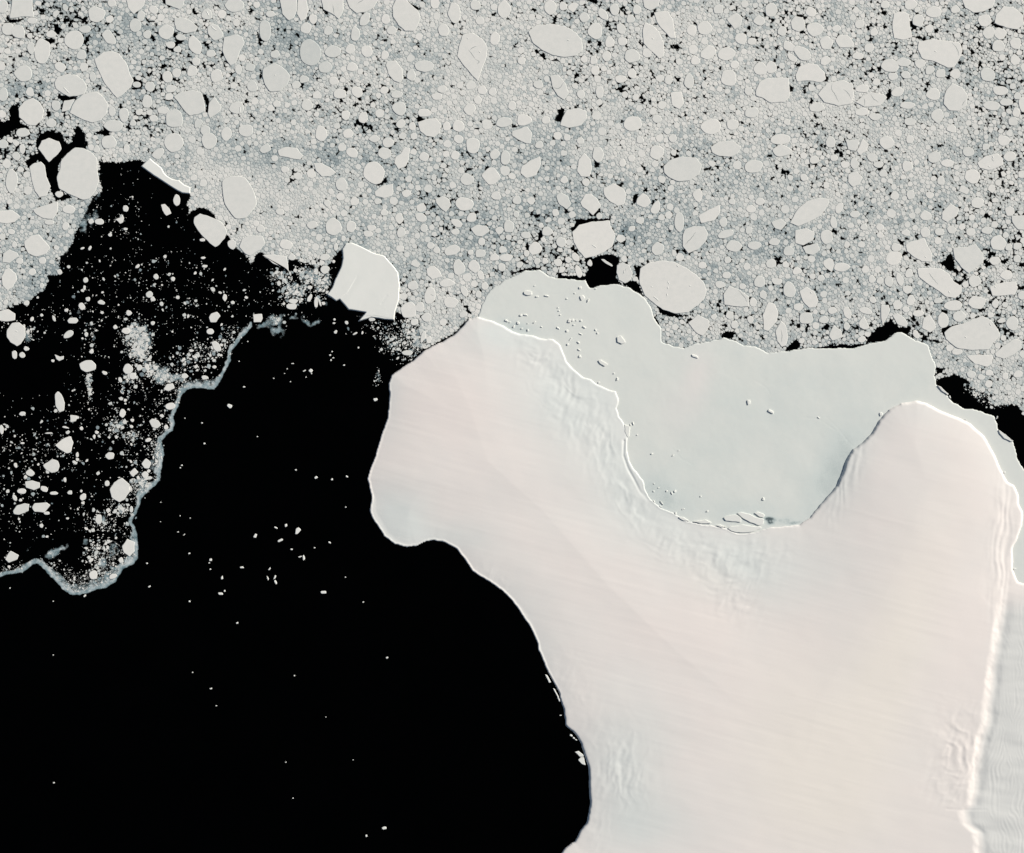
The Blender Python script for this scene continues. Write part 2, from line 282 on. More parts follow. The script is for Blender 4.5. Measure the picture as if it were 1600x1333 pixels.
# survey sheets: (origin x, origin y, scale, [ellipses (x, y, w, h, turn) or traced outlines])
FL = [
(0,0,4,[
[(75,-20),(200,-20),(205,60),(215,110),(150,105),(60,115),(70,50)],(48,180,74,88),(115,200,88,88),(265,320,108,152),(460,250,124,118),(605,90,112,92),(680,235,80,104,-40),
[(590,370),(640,330),(700,320),(745,335),(790,395),(815,470),(835,500),(820,545),(770,590),(730,615),(700,580),(660,530),(630,470),(605,420)],(845,160,88,88),
[(785,-20),(915,-20),(900,35),(870,65),(835,90),(800,50)],(1040,200,104,98),[(1088,110),(1150,110),(1200,135),(1238,170),(1220,200),(1160,210),(1100,185),(1090,150)],
[(1035,-20),(1160,-20),(1145,40),(1120,60),(1070,40),(1035,30)],(1290,92,76,72),(1345,205,85,110,-30),(1215,280,74,125,-25),
[(1400,235),(1470,215),(1515,230),(1530,265),(1500,320),(1475,390),(1440,410),(1405,360),(1390,320)],(1465,30,120,90),(1130,235,62,42),(1065,280,62,42),
[(340,520),(360,480),(420,462),(480,470),(520,500),(545,545),(530,585),(490,600),(430,605),(390,585),(350,555)],
[(470,630),(520,590),(605,573),(650,610),(678,655),(670,705),(630,755),(575,768),(520,750),(435,705),(450,665)],
[(115,680),(150,635),(205,612),(250,640),(275,695),(265,745),(225,785),(170,780),(120,735)],(318,768,62,56),(145,830,82,56),
[(237,930),(260,880),(305,862),(370,885),(385,930),(360,965),(330,990),(305,1015),(275,975)],
[(183,1045),(215,1020),(255,1010),(280,1035),(290,1105),(318,1165),(290,1225),(245,1235),(215,1190),(195,1110)],
[(380,1010),(420,960),(470,923),(530,930),(575,955),(605,990),(610,1060),(620,1130),(600,1190),(560,1240),(520,1250),(470,1230),(420,1210),(370,1180),(355,1110),(375,1060)],
(72,1130,82,152),(20,590,64,92),(150,460,118,104),(375,420,80,60,35),(510,345,62,66),[(385,700),(400,630),(470,620),(430,690)],(710,790,118,82),(775,715,66,94),(680,890,92,82),
[(1085,605),(1130,575),(1200,562),(1260,580),(1278,640),(1283,690),(1240,715),(1185,725),(1150,690),(1120,650)],[(1308,640),(1340,605),(1385,665),(1370,700),(1310,740),(1298,710)],
(1090,745,118,112),(1085,895,126,116),(1305,885,102,112,30),(1480,675,92,76),(1575,540,72,82),(1540,815,102,82),(1415,835,72,92),(1355,475,82,96),(1490,1225,196,270,-18),(1200,445,66,72),(1045,480,72,72),(1105,455,56,62),(935,540,62,64,-30),(920,635,62,76),
(195,300,46,76),(320,215,72,52),(530,185,72,46),(920,215,52,52),(855,530,52,42),(1490,435,46,72),(1560,420,62,56),(1320,335,62,46),(1110,310,46,46),(700,700,46,62),(350,660,62,72),(605,935,42,46),(790,930,42,62),(1020,690,76,52),(1070,555,62,52),(1225,385,52,56),(1280,815,66,66),(100,975,62,62),(140,930,42,62),(10,40,90,110),(200,130,70,40),(960,60,60,60),(700,20,60,50),(880,100,50,70),(580,480,40,60),(830,770,40,44),(870,700,46,44),(960,740,50,44),(20,900,70,60),(990,960,80,60,-40),(1240,770,50,70,40)]),
(400,0,4,[
[(145,-20),(258,-20),(255,70),(235,115),(205,130),(165,90)],[(265,-20),(310,-20),(328,60),(310,120),(280,135),(255,90)],[(400,-20),(545,-20),(545,70),(515,120),(470,85),(420,60)],[(560,-20),(770,-20),(740,45),(690,75),(630,85),(585,50)],
[(850,50),(880,-15),(930,-15),(970,30),(1010,65),(1028,115),(1010,160),(990,195),(930,195),(890,160),(855,105)],(58,190,76,128),(338,335,132,168),
[(45,430),(110,395),(150,410),(190,440),(215,480),(195,530),(150,570),(90,575),(55,530),(40,480)],(315,175,72,78),(355,118,52,62),(450,190,56,62),(620,215,56,92),
[(1290,220),(1350,205),(1410,240),(1445,290),(1440,360),(1410,440),(1385,510),(1340,460),(1290,400),(1255,350),(1270,280)],(1490,240,62,92),
[(820,385),(870,375),(915,430),(920,490),(900,520),(860,505),(825,460),(810,410)],(1050,415,112,72),(485,505,66,52),(525,590,82,66),(630,575,66,72),(320,660,76,76),(480,325,112,80),(895,680,96,102),(880,592,78,48),
[(1010,765),(1060,745),(1125,738),(1160,780),(1150,830),(1110,860),(1060,850),(1025,820)],(1050,705,88,56),(670,735,62,76),(405,835,72,104),
[(135,940),(190,918),(255,925),(295,975),(275,1000),(200,985),(145,975)],[(358,1020),(410,1018),(460,1045),(500,1080),(460,1105),(410,1105),(375,1070)],(742,1080,128,132),(535,1150,78,82),
[(930,920),(965,925),(955,990),(935,1040),(890,1060),(862,1020),(870,985),(905,960)],(805,960,92,78),(600,955,72,66),(825,890,78,66),(740,868,66,46),(575,835,62,62),(1468,1105,118,112),(1315,1120,92,72),(1550,765,98,62),(1265,790,76,76),(1190,790,50,60),
(1355,910,92,104),(1490,965,66,66),(1560,990,62,92),(1245,970,56,62),(1265,870,62,52),(1050,980,66,62),[(740,1200),(790,1160),(855,1148),(860,1200),(850,1225),(800,1240),(745,1225)],(1335,685,76,76),(1415,565,66,62),(1480,575,52,52),(1385,625,52,52),
(905,775,62,62),(975,790,46,52),(560,720,52,62),(800,565,56,52),(970,470,52,72),(130,650,52,46),(810,120,52,62),(850,190,66,52),(680,120,56,90,25),(1130,605,72,46),(590,310,62,66),(690,320,72,76),(805,345,52,56),(250,530,62,56),(120,340,56,52),(60,930,72,56,-30),
(300,495,60,50),(1165,560,60,50),(1170,190,70,80),(1240,80,80,120),(1370,30,70,70),(600,420,70,60),(430,420,90,70),(1550,60,80,110),(1520,30,60,70),(1400,130,60,60),(20,530,60,60),(1600,660,50,60),(180,1060,50,40),(90,90,60,40)]),
(800,0,4,[
[(100,200),(150,160),(250,150),(330,165),(400,205),(435,250),(440,310),(400,350),(340,358),(250,345),(180,310),(130,270)],(240,50,78,92),[(815,-20),(930,-20),(915,40),(865,68),(825,45)],[(885,80),(975,70),(1005,120),(1015,180),(1025,240),(990,240),(945,190),(905,140)],
[(830,140),(880,160),(920,200),(950,270),(950,350),(920,370),(870,320),(820,270),(815,200)],(1205,175,92,82),(1225,330,98,88),(1340,335,112,86),[(1340,120),(1400,80),(1440,110),(1430,160),(1390,185)],(1545,130,72,62),(1430,245,72,72),(1355,490,104,102),(1550,430,88,82),(1120,190,62,72),
[(1522,570),(1545,515),(1590,490),(1730,488),(1737,600),(1700,640),(1620,645),(1560,610),(1525,600)],(1105,510,66,98),[(988,580),(1060,575),(1075,640),(1045,685),(1000,660)],(520,195,92,104),(610,265,62,72),(690,260,62,56),
[(235,475),(290,465),(335,520),(355,580),(325,625),(285,600),(250,540)],(165,530,62,56),(545,575,56,78),(680,495,72,56),(750,460,62,66),(520,440,56,62),(750,350,92,82),(845,330,62,62),
[(340,690),(410,678),(465,695),(465,745),(430,785),(350,800),(300,785),(315,735)],(75,750,98,72),[(0,820),(95,790),(125,830),(115,900),(80,895),(30,870),(0,850)],(755,770,112,102),(1245,790,122,96),
[(1240,920),(1290,885),(1380,878),(1435,920),(1410,960),(1370,980),(1290,975),(1250,955)],(1495,705,92,66),[(945,1040),(990,1000),(1060,978),(1150,985),(1185,1030),(1170,1090),(1110,1130),(1040,1135),(980,1110),(950,1080)],
(905,955,88,88),(535,965,72,96),[(450,955),(490,995),(500,1050),(485,1105),(430,1105),(405,1070),(415,1000)],[(175,975),(180,1030),(150,1095),(90,1115),(50,1080),(60,1040),(110,1005)],(170,905,56,52),(1510,1040,112,92),
[(570,1180),(630,1145),(700,1180),(715,1220),(700,1280),(660,1290),(610,1260),(575,1220)],(690,1020,42,52),(745,990,42,46),(905,745,62,52),(800,875,52,46),(1005,865,52,52),(970,820,42,46),(325,1125,46,52),(460,1140,52,56),(345,860,46,46),(425,880,46,42),
(1480,570,52,52),(210,750,52,52),(1145,380,62,62),(1390,405,56,52),(1380,780,82,62),(570,90,50,80,-35),(1200,530,40,44),(590,350,60,60),(430,590,50,60),(60,380,60,50),(640,60,60,80),(780,60,60,60),(740,120,60,60),(1290,60,70,60),(880,10,20,20),(680,180,60,70),(1500,260,60,50),(980,500,50,60),(510,380,50,60),(320,40,50,60),(450,110,60,60)]),
(1200,0,4,[
[(785,85),(840,72),(880,90),(885,140),(900,235),(850,250),(785,240),(775,150)],[(1205,-20),(1430,-20),(1400,50),(1340,75),(1280,80),(1230,50)],[(1425,90),(1470,40),(1530,45),(1590,90),(1600,150),(1560,185),(1490,175),(1415,145)],
[(940,260),(1030,245),(1120,255),(1200,270),(1215,320),(1190,380),(1160,420),(1120,425),(1050,390),(960,365),(935,310)],(185,150,98,88),(292,180,112,98),(480,260,108,86),(265,75,72,62),
[(170,470),(190,420),(250,395),(310,405),(350,450),(362,495),(330,515),(250,505),(180,510)],(940,130,74,78),(890,30,84,68),(425,180,56,46),(365,270,78,88),(215,335,118,78,40),(90,195,62,62),(360,380,72,66),
[(310,590),(370,520),(470,500),(530,525),(535,590),(520,650),(440,665),(350,640)],[(545,640),(590,600),(640,575),(720,590),(745,610),(700,660),(600,670)],(590,555,82,50),(810,575,84,62),(765,410,112,82),(845,390,92,62),
[(1110,570),(1150,520),(1210,545),(1250,600),(1240,660),(1190,695),(1130,690),(1095,650),(1100,600)],(1375,465,92,92),(1450,565,102,62),(1395,660,102,62),(1590,650,50,92),(1550,705,50,62),(1490,640,82,46),
(1380,205,82,82),(1450,210,82,72),(1440,290,84,72),(1545,270,72,82),(1355,130,82,82),(1035,75,94,72),(1170,60,60,52),(305,670,104,62),(75,870,122,72),(85,942,112,74),
[(485,880),(575,865),(560,930),(545,945),(500,935)],[(590,865),(630,900),(615,945),(570,970),(553,945),(568,920)],(740,890,98,86),(540,1020,62,72),[(500,1090),(555,1072),(590,1110),(570,1155),(530,1170),(500,1140)],
(650,985,62,52),(870,1040,72,72),(1040,985,82,72),(1250,950,82,62),[(1305,1020),(1350,980),(1430,958),(1465,990),(1470,1030),(1430,1050),(1380,1065),(1320,1050)],(1510,980,82,62),(1275,1105,98,86),(1470,880,82,72),
(1060,725,82,82),(1145,805,66,56),(885,870,50,50),(870,660,92,50),(890,760,80,50),(630,300,62,66),(560,350,80,50),(1030,590,92,80),(390,890,62,82),(590,700,92,50),(670,730,80,46),(120,765,46,46),(225,1110,56,50),(720,1085,50,46),(1080,1130,50,62),(1590,1090,62,50),(1120,1020,80,50),(690,1030,62,42),(20,420,70,80),(20,60,84,92),
(130,290,80,60,30),(150,360,70,40,40),(950,400,70,60),(1010,440,60,60),(1080,460,70,60),(860,470,60,50),(780,480,60,50),(1240,40,60,60),(1560,600,50,50),(410,990,50,50),(480,1030,60,50),(290,1000,60,50),(1530,760,60,60),(1360,920,50,46),(930,60,40,40),(730,30,60,50),(570,150,70,60),(660,200,50,50)]),
(0,300,4,[
[(-20,120),(80,115),(130,155),(90,190),(40,200),(-20,190)],[(205,110),(280,85),(360,60),(362,120),(330,170),(270,165),(220,135)],(430,108,84,56),[(150,310),(190,275),(240,265),(285,310),(315,350),(290,385),(230,405),(175,385),(155,345)],
[(20,385),(60,358),(110,380),(118,405),(60,445),(15,440)],[(30,485),(60,475),(100,510),(108,550),(80,595),(45,615),(15,585),(10,530)],[(-20,750),(50,732),(95,760),(95,800),(40,810),(-20,800)],[(45,860),(75,820),(120,815),(160,850),(160,900),(130,950),(105,965),(65,940),(42,905)],
(260,15,54,48),(370,15,54,42),(410,215,50,58),(265,430,52,42),(125,430,52,42),(200,500,52,46),(372,500,30,36,-30),(165,695,42,36),(35,690,32,36),(310,190,62,32),(70,250,46,42),(90,330,36,42),(260,585,26,42),
(620,185,66,40),(568,185,34,32),[(722,170),(760,155),(765,140),(775,160),(770,190),(750,200)],(785,105,36,42),[(1005,80),(1030,75),(1060,105),(1072,135),(1040,150),(1015,115)],(1105,52,40,66),(688,268,26,23),
[(1215,160),(1250,135),(1300,150),(1360,175),(1400,205),(1420,250),(1405,290),(1370,330),(1345,345),(1310,320),(1270,280),(1230,230),(1210,190)],(1450,330,54,56),[(1495,345),(1510,300),(1560,270),(1640,275),(1660,320),(1630,360),(1560,400),(1530,385)],
(1270,412,30,18),(1280,465,36,18),(1265,300,36,20),(510,715,40,52,-15),(455,805,62,42),(430,890,70,44,-30),(635,690,46,30,15),(935,640,46,40),(955,670,36,30),(805,757,36,34),[(1305,785),(1320,760),(1355,748),(1378,775),(1350,815),(1315,815)],
(1405,660,28,42),(1455,692,26,22),(1315,872,46,34),[(1320,940),(1345,930),(1370,950),(1385,990),(1355,1000),(1335,980)],(545,1090,98,82),(800,1108,62,62),(785,868,52,42),[(340,1015),(375,1030),(400,1025),(398,1045),(370,1058),(352,1045)],(140,1020,42,42),(92,1015,34,52),(830,1150,46,46),(165,980,36,30),
(655,1132,36,22,30),(572,998,30,28),(970,1100,30,28),(1155,1150,42,34),(535,550,30,34),(1080,545,28,28),(975,530,34,34),(337,790,20,42,-25),(528,600,16,32),(1280,1160,40,28),(1010,700,26,30),(720,845,30,28),(955,820,28,28,-30),(1218,1033,38,20,25),(1195,993,32,17),(1340,1095,28,22),
(330,1055,22,18),(752,1175,22,36,-20),(870,1098,36,40),(920,1095,32,46),(550,670,30,28),(860,465,34,20,-40),(415,740,30,24),(200,795,26,34,35),(540,890,28,32),(1145,1050,36,20,-40),(260,770,20,18),(235,660,16,14),(785,232,28,18),(515,352,30,16,-20),(562,352,18,30,20)]),
(400,300,4,[
(480,212,108,122),(185,330,82,62),(350,205,62,52),(595,215,66,72),(430,408,62,42,-15),(432,487,60,52),(485,300,46,22,-25),(497,345,28,50),(545,292,32,36),(225,408,46,42),[(40,396),(110,390),(190,400),(200,450),(205,500),(175,470),(110,450),(75,420)],
[(1120,45),(1165,25),(1205,45),(1220,85),(1185,128),(1150,100),(1125,70)],(1300,72,122,88),(895,165,52,72),(1030,160,78,50,25),(1050,225,46,56),(720,225,56,46),(905,255,56,62),(1255,195,88,50,30),(1350,160,66,62),[(1340,230),(1380,205),(1440,210),(1460,245),(1410,280),(1375,275)],
(1580,215,62,82),(1225,365,108,60,-20),(1410,310,46,50),(1400,385,72,52),(1560,410,82,50),(1265,475,76,104),(1360,465,64,84,-30),(1535,470,52,56),[(1065,480),(1110,460),(1145,490),(1165,530),(1100,548),(1070,520)],(1195,570,98,54),(1085,650,76,104,20),(1215,690,92,66),
(955,740,98,98),(1300,620,42,72,-20),(980,585,62,62),(1490,410,62,50),(1405,520,42,62,-20),(900,355,50,46),(1090,335,50,46),(1130,365,46,42),(800,130,46,42),(760,60,46,42),(445,70,46,50),(150,125,56,46),(30,230,50,46),(1500,25,62,56),(940,10,62,50),(1245,250,56,36),
(1025,720,62,72),(1065,785,62,56),(1295,765,62,40,-20),(1430,590,46,50),(1390,640,42,50),(232,683,60,30),(225,715,66,40),(337,597,34,24),(415,568,30,26),(335,665,26,56,25),(375,690,24,66),(398,690,14,50,-20),(485,435,22,22),[(-20,765),(38,762),(42,790),(30,815),(-15,815)],
(565,818,22,22),(620,885,34,13,-30),(665,880,13,26,15),(498,875,24,22),(725,797,42,26),(945,1005,66,34),(1045,905,34,82,20),(1080,925,32,52,15),(990,812,54,42),(1245,850,34,24),(490,798,17,17),(487,820,18,12),(640,973,12,12),(700,260,60,40),(1340,380,40,36),(1520,240,50,50)]),
(800,300,4,[
[(375,250),(420,205),(500,185),(610,178),(615,215),(640,250),(640,300),(625,345),(570,380),(510,405),(455,415),(420,375),(385,315)],[(425,65),(455,15),(495,10),(530,40),(557,85),(540,105),(505,148),(480,125),(440,95)],[(275,25),(305,2),(350,25),(370,75),(340,110),(295,80)],
(820,55,88,86),(895,100,60,98,15),(1160,20,66,84),[(1295,80),(1300,130),(1260,180),(1180,195),(1165,150),(1230,110)],[(1080,235),(1130,215),(1200,215),(1225,260),(1210,310),(1160,360),(1100,385),(1065,340),(1065,280)],(1045,185,62,124),
[(800,480),(860,440),(940,428),(1020,440),(1090,475),(1150,515),(1195,560),(1215,620),(1200,670),(1160,710),(1100,755),(1020,760),(940,735),(880,690),(830,650),(795,570)],[(655,460),(690,438),(735,460),(755,510),(735,555),(705,572),(665,550),(652,505)],
(910,355,78,78),(800,180,56,46),(145,355,84,82),(85,270,60,46),(220,250,72,60),(308,315,66,60),(372,205,32,30),(397,408,44,62,-40),(285,440,50,46),(415,497,38,84,-20),[(555,420),(575,420),(630,460),(625,468),(590,450)],(485,445,36,42),(30,50,58,62),(270,130,46,50),
(90,385,42,50),(155,435,42,42),(205,432,42,42),[(1100,820),(1160,765),(1230,800),(1235,840),(1190,900),(1150,880)],[(1320,640),(1355,585),(1410,605),(1480,655),(1482,715),(1430,720),(1325,705)],(1508,688,50,62),(1385,340,114,72),(1515,335,84,56),(1335,265,104,50,-20),(1545,565,74,78),
(1570,645,50,56),(1300,580,62,46),[(1565,770),(1600,690),(1640,700),(1665,760),(1650,810),(1600,870),(1570,860)],(1145,915,36,34),(1390,830,50,50),(1490,800,50,50),(1495,105,62,46),(1320,190,50,62),(1345,425,46,46),(1190,460,50,46),(1340,520,50,50),(45,455,46,40,-30),(350,425,40,40),
(545,150,36,40),(1375,60,50,46),(1550,60,60,50),(750,230,46,40),(995,225,40,36),(1480,240,50,50),(25,140,40,46),(320,240,40,40),(195,300,36,34),(180,210,36,36),(325,515,36,20),(770,545,36,30),(1440,590,50,40),(1360,770,50,50),(1260,780,40,40)]),
(1200,300,4,[
[(180,115),(240,60),(320,38),(385,45),(370,90),(330,145),(270,180),(190,215),(135,195),(160,150)],[(20,190),(80,165),(115,195),(80,240),(45,230)],[(170,240),(240,225),(290,250),(285,295),(220,335),(170,320)],[(215,345),(310,322),(325,365),(280,395),(235,385)],(130,370,78,72),
[(860,330),(910,305),(975,288),(1000,340),(1025,390),(1020,440),(960,435),(900,400),(865,370)],(785,415,114,98),[(1155,350),(1230,345),(1295,322),(1345,385),(1345,440),(1300,470),(1255,510),(1205,470),(1165,420)],[(1085,130),(1140,70),(1195,105),(1180,150),(1120,190),(1085,170)],
[(1520,150),(1640,140),(1650,245),(1560,235),(1525,190)],[(930,480),(1010,475),(1080,480),(1130,510),(1160,560),(1210,590),(1210,630),(1170,665),(1110,655),(1050,610),(990,570),(940,530)],[(1385,595),(1450,570),(1550,560),(1560,600),(1540,645),(1450,650),(1400,650)],
(1490,520,82,62),(1305,690,114,78),(1155,710,104,66),(135,610,88,114),[(195,620),(240,590),(290,620),(315,680),(300,720),(255,725),(215,680)],[(705,705),(755,705),(762,740),(740,790),(715,840),(705,780)],[(775,770),(810,758),(850,785),(875,825),(860,845),(810,830)],(240,790,104,72),
[(45,870),(80,805),(110,830),(125,900),(110,960),(85,970),(55,930)],[(380,900),(410,830),(460,870),(465,910),(400,930)],[(565,820),(600,770),(635,850),(600,862),(570,845)],[(960,850),(970,790),(1005,762),(1045,820),(1050,850),(1010,880)],(1095,800,72,94),(610,745,84,44,20),
(495,755,48,74,-20),(890,680,50,68),(655,675,50,46),(585,920,50,40,-20),(400,740,62,50),(350,800,62,50),(190,720,62,50),(985,150,78,62),(1415,430,82,50),(1440,320,94,92),[(1100,880),(1150,840),(1250,810),(1340,772),(1390,800),(1430,850),(1450,900),(1400,950),(1380,985),(1280,990),(1180,975),(1110,920)],
[(1415,1010),(1460,970),(1540,918),(1580,930),(1585,980),(1530,1020),(1470,1045),(1425,1030)],[(1240,1025),(1320,1015),(1405,1020),(1400,1070),(1370,1095),(1290,1075)],(1525,820,82,94),(1310,70,78,62),(1145,235,62,50),(1070,250,62,50),(980,250,62,62),(1265,250,62,50),(1370,240,72,50),
(445,100,44,84,30),(410,190,44,84),(365,280,84,94),(460,470,104,60),(880,510,50,56),(825,550,44,92,-20),(755,560,52,74),(650,545,44,62),(700,555,50,46),(870,610,62,50),(1290,560,82,82),(1195,780,82,72),(940,760,72,40),(800,345,66,50),(1510,120,62,62),(1500,345,50,50),(1590,645,62,62),
(180,495,62,50),(50,560,72,46),(540,140,60,50),(600,220,50,46),(700,220,50,46),(890,20,50,60),(1010,20,60,50),(40,310,70,50),(330,540,50,46),(20,450,70,60),(490,840,40,50),(700,270,50,44),(860,255,60,46),(210,930,40,40),(290,940,36,30),(925,890,36,60,-35),(860,735,50,40),(1060,680,60,36),
(1420,700,40,60),(1390,770,44,40),(1560,340,60,50),(1555,420,50,50),(1480,1150,50,46),(1560,1140,60,50),(1270,1140,60,50),(1380,1130,50,40),(1330,1160,46,40),(1180,1000,70,40)]),
(0,600,3.7025,[
[(318,60),(335,42),(355,60),(375,110),(370,155),(345,165),(322,130)],[(405,180),(450,185),(440,215),(408,222)],[(318,355),(370,315),(410,303),(425,340),(410,395),(385,402),(340,375)],[(248,470),(300,435),(335,445),(345,475),(335,505),(300,515),(265,495)],[(145,565),(185,558),(230,570),(230,600),(195,615),(150,600)],
(255,608,50,32,25),(125,620,50,30),(85,660,24,44,-30),(118,672,22,22),[(75,735),(95,705),(140,690),(170,695),(165,735),(110,757),(80,752)],[(185,715),(200,690),(270,685),(292,700),(255,745),(200,740)],(635,415,50,46),(480,655,32,44,35),[(635,610),(660,570),(705,542),(750,580),(750,625),(720,670),(690,685),(645,655)],
[(748,515),(780,485),(802,510),(770,540)],[(818,462),(845,430),(875,455),(860,490),(835,488)],(840,525,38,38),[(862,215),(880,200),(915,210),(932,240),(910,258),(880,250)],(985,128,68,42),[(945,30),(965,0),(1000,-5),(1010,25),(975,42)],(708,170,36,46),(765,210,25,22),(570,782,36,56),
[(705,940),(735,895),(780,915),(778,970),(750,1000),(715,975)],(540,1105,52,52),(655,1112,52,28,-25),[(30,1015),(60,965),(110,990),(100,1015),(50,1035)],(8,262,26,58),(130,172,36,24),(280,285,50,10),(380,252,42,16,10),(433,455,34,18,40),(447,410,18,32),(90,470,18,32,-20),
(130,342,30,14),(175,515,50,38),(405,628,30,26,-30),(620,575,28,36),(760,725,22,42),(960,250,30,30),(240,820,25,24),(760,248,24,22,30),(560,280,22,22),(312,632,46,18),(148,540,24,24),(545,305,16,28),(390,778,20,14),(590,830,16,14),(855,325,36,22,-20),(700,1020,30,34),(470,620,18,16),(270,748,36,20),(375,555,18,28),(525,1020,34,20,-35)]),
]
# bergs frozen into the fast ice
BG = [
(780,430,7.84,[(990,155,40,48),(462,265,40,34),(828,290,24,26),(1012,280,66,74,-15),(1088,310,26,60,20),(720,398,20,20),(730,438,20,18),(748,488,22,20),(262,492,36,36),(322,490,50,28,15),[(298,205),(330,190),(395,200),(400,240),(345,250),(305,235)],(578,255,66,22,12),(432,130,20,16),
(860,565,50,70,25),(900,553,34,50),(945,555,20,20),(1002,555,30,36),(912,612,24,22),(718,648,54,24,32),(828,683,34,34),(1038,638,50,24,32),(998,722,46,20,28),(1180,672,34,22,55),(1202,708,24,32,-25),(872,785,48,18,-45),(838,848,34,36),(970,825,42,26,40),(975,915,48,20,25),(988,1000,44,46),
[(1440,760),(1490,740),(1550,825),(1500,845),(1445,820)],[(1210,1045),(1240,1035),(1330,1090),(1290,1118),(1240,1090)],(1404,1205,20,24),(1445,1275,28,52,10),(1218,1316,28,28),(85,560,50,40,30),(130,580,26,20),(228,585,44,42,30),(178,632,40,30,-45),(122,670,34,18,30),(208,714,76,16,22),(277,655,28,24),(350,675,30,38),(432,575,44,26,-30),(518,635,32,18,15),(348,592,18,16),(925,224,24,20),(1180,168,22,18)]),
(960,640,8.33,[(207,198,16,40,-20),(242,182,18,54,-22),(296,332,24,20),[(130,195),(200,215),(192,350),(168,365),(135,290)],(486,575,30,28),(760,598,36,18,-45),(836,535,20,18),(512,965,24,12,45),(572,1018,20,20),(508,1065,26,22,30),(680,1062,32,34),(745,1085,24,50,-25),(785,1062,34,44),(1122,1132,24,22),(610,1212,70,20,52),(602,1262,40,16,25),(512,1195,20,46,-30),(888,1298,28,18,-40),(1210,1325,32,28)]),
(1040,720,7.27,[[(150,635),(200,640),(270,685),(200,680),(150,650)],[(305,690),(370,680),(450,668),(520,698),(510,715),(400,713)],[(570,735),(620,728),(690,752),(640,762)],[(705,770),(740,745),(830,740),(870,725),(960,742),(1085,752),(1085,768),(1000,802),(900,815),(800,812),(740,795)],
[(655,645),(720,620),(800,610),(845,640),(860,665),(850,700),(760,690),(680,680)],[(810,595),(850,585),(950,605),(1010,640),(1120,665),(1105,720),(1060,735),(960,700),(860,640)],[(1005,595),(1040,580),(1120,610),(1115,645),(1060,635)],(112,600,24,40),(1104,435,34,40,-45),(472,575,20,20),(397,405,20,16),(207,545,20,16)]),
(1420,580,6.667,[[(295,150),(330,160),(415,240),(400,250),(340,205)],[(930,610),(980,645),(1090,730),(1060,735),(990,700),(945,650)],(995,1055,24,30),(915,485,16,58,25),(425,268,18,40,-25),(590,505,18,14)]),
(800,300,4,[(1142,1028,54,20,25)]),
(800,600,3.7025,[(1367,105,24,36),(1452,663,14,18,30),(1128,738,12,12)]),
(1200,600,3.7025,[(15,160,46,20,30),(292,195,16,8,30),(652,175,24,26),(1425,1070,20,16)]),
]
# bergs adrift in open water
OW = [
(0,600,3.7025,[(1328,127,28,28,45),(1411,17,14,10),(1168,226,10,9),(1182,345,12,11),(1052,470,12,10),(1043,485,9,8),(1030,857,11,8),(1065,872,13,9,-30),(1095,981,12,12),(850,1038,13,9),(864,1172,17,11,-25),(1218,1018,15,20),(1210,1036,9,9),(1217,1072,11,9),(1285,1122,13,26),(1275,1213,28,17,15),(1299,1198,10,12),(1399,1062,22,14,10),(1097,1258,13,11),(490,1226,18,12,-40),(57,1181,8,8),(308,1257,7,7),(930,685,7,7),(1042,763,7,7),(1100,776,7,7),(928,797,6,6),(1070,198,7,7)]),
(400,600,3.7025,[(-5,880,18,30,30),(230,497,12,10),(347,542,19,15,-30),(440,552,14,14),(525,535,17,11,35),(519,713,9,9),(115,832,22,11,30),(173,818,15,22),[(226,870),(230,838),(245,829),(261,844),(240,868)],(141,905,38,15,-25),(205,957,15,9),(425,917,18,9,30),(338,948,10,8),(253,1000,22,9,-15),(276,1008,13,36,-8),(77,1070,18,10,-45),(68,1125,9,30,-25),(108,1118,11,28,25),(113,1147,13,26,-25),(391,1205,40,18),(517,1118,8,7),(620,1262,10,9),(8,305,8,8),(690,90,26,22)]),
(0,960,3.5725,[(1324,48,13,13),(297,227,7,7),(1075,324,8,8),(1177,414,17,9,-15),(1207,510,9,7),(300,940,10,9)]),
(400,960,3.5725,[(731,241,14,13),(214,342,9,9),(390,573,6,6),(166,825,8,7),(206,1026,8,7),[(700,1192),(714,1184),(728,1186),(728,1198),(710,1202)],(616,1236,14,13),(542,812,6,6)]),
(400,300,4,[(228,1073,16,8),(195,1106,9,9),(302,1118,20,11,-25),(342,1118,28,24,-30),(347,1135,10,8),(550,1082,13,13),(312,1158,8,8),(215,1186,8,8),(110,1165,9,8),(475,998,9,10),(463,1019,13,13),(482,1037,12,9),(468,1052,9,14),(178,1135,7,7)]),
(0,300,4,[(1548,935,9,8),(1494,1058,9,9)]),
(800,960,3.5725,[[(183,335),(195,338),(218,380),(205,382)],[(228,412),(238,416),(271,488),(262,486)],(271,563,12,8),[(350,768),(372,762),(403,785),(400,795),(378,795)],[(368,812),(382,798),(402,798),(411,842),(390,836)],(330,676,20,12,30),(345,690,16,10,40),(358,700,14,8,30)]),
]
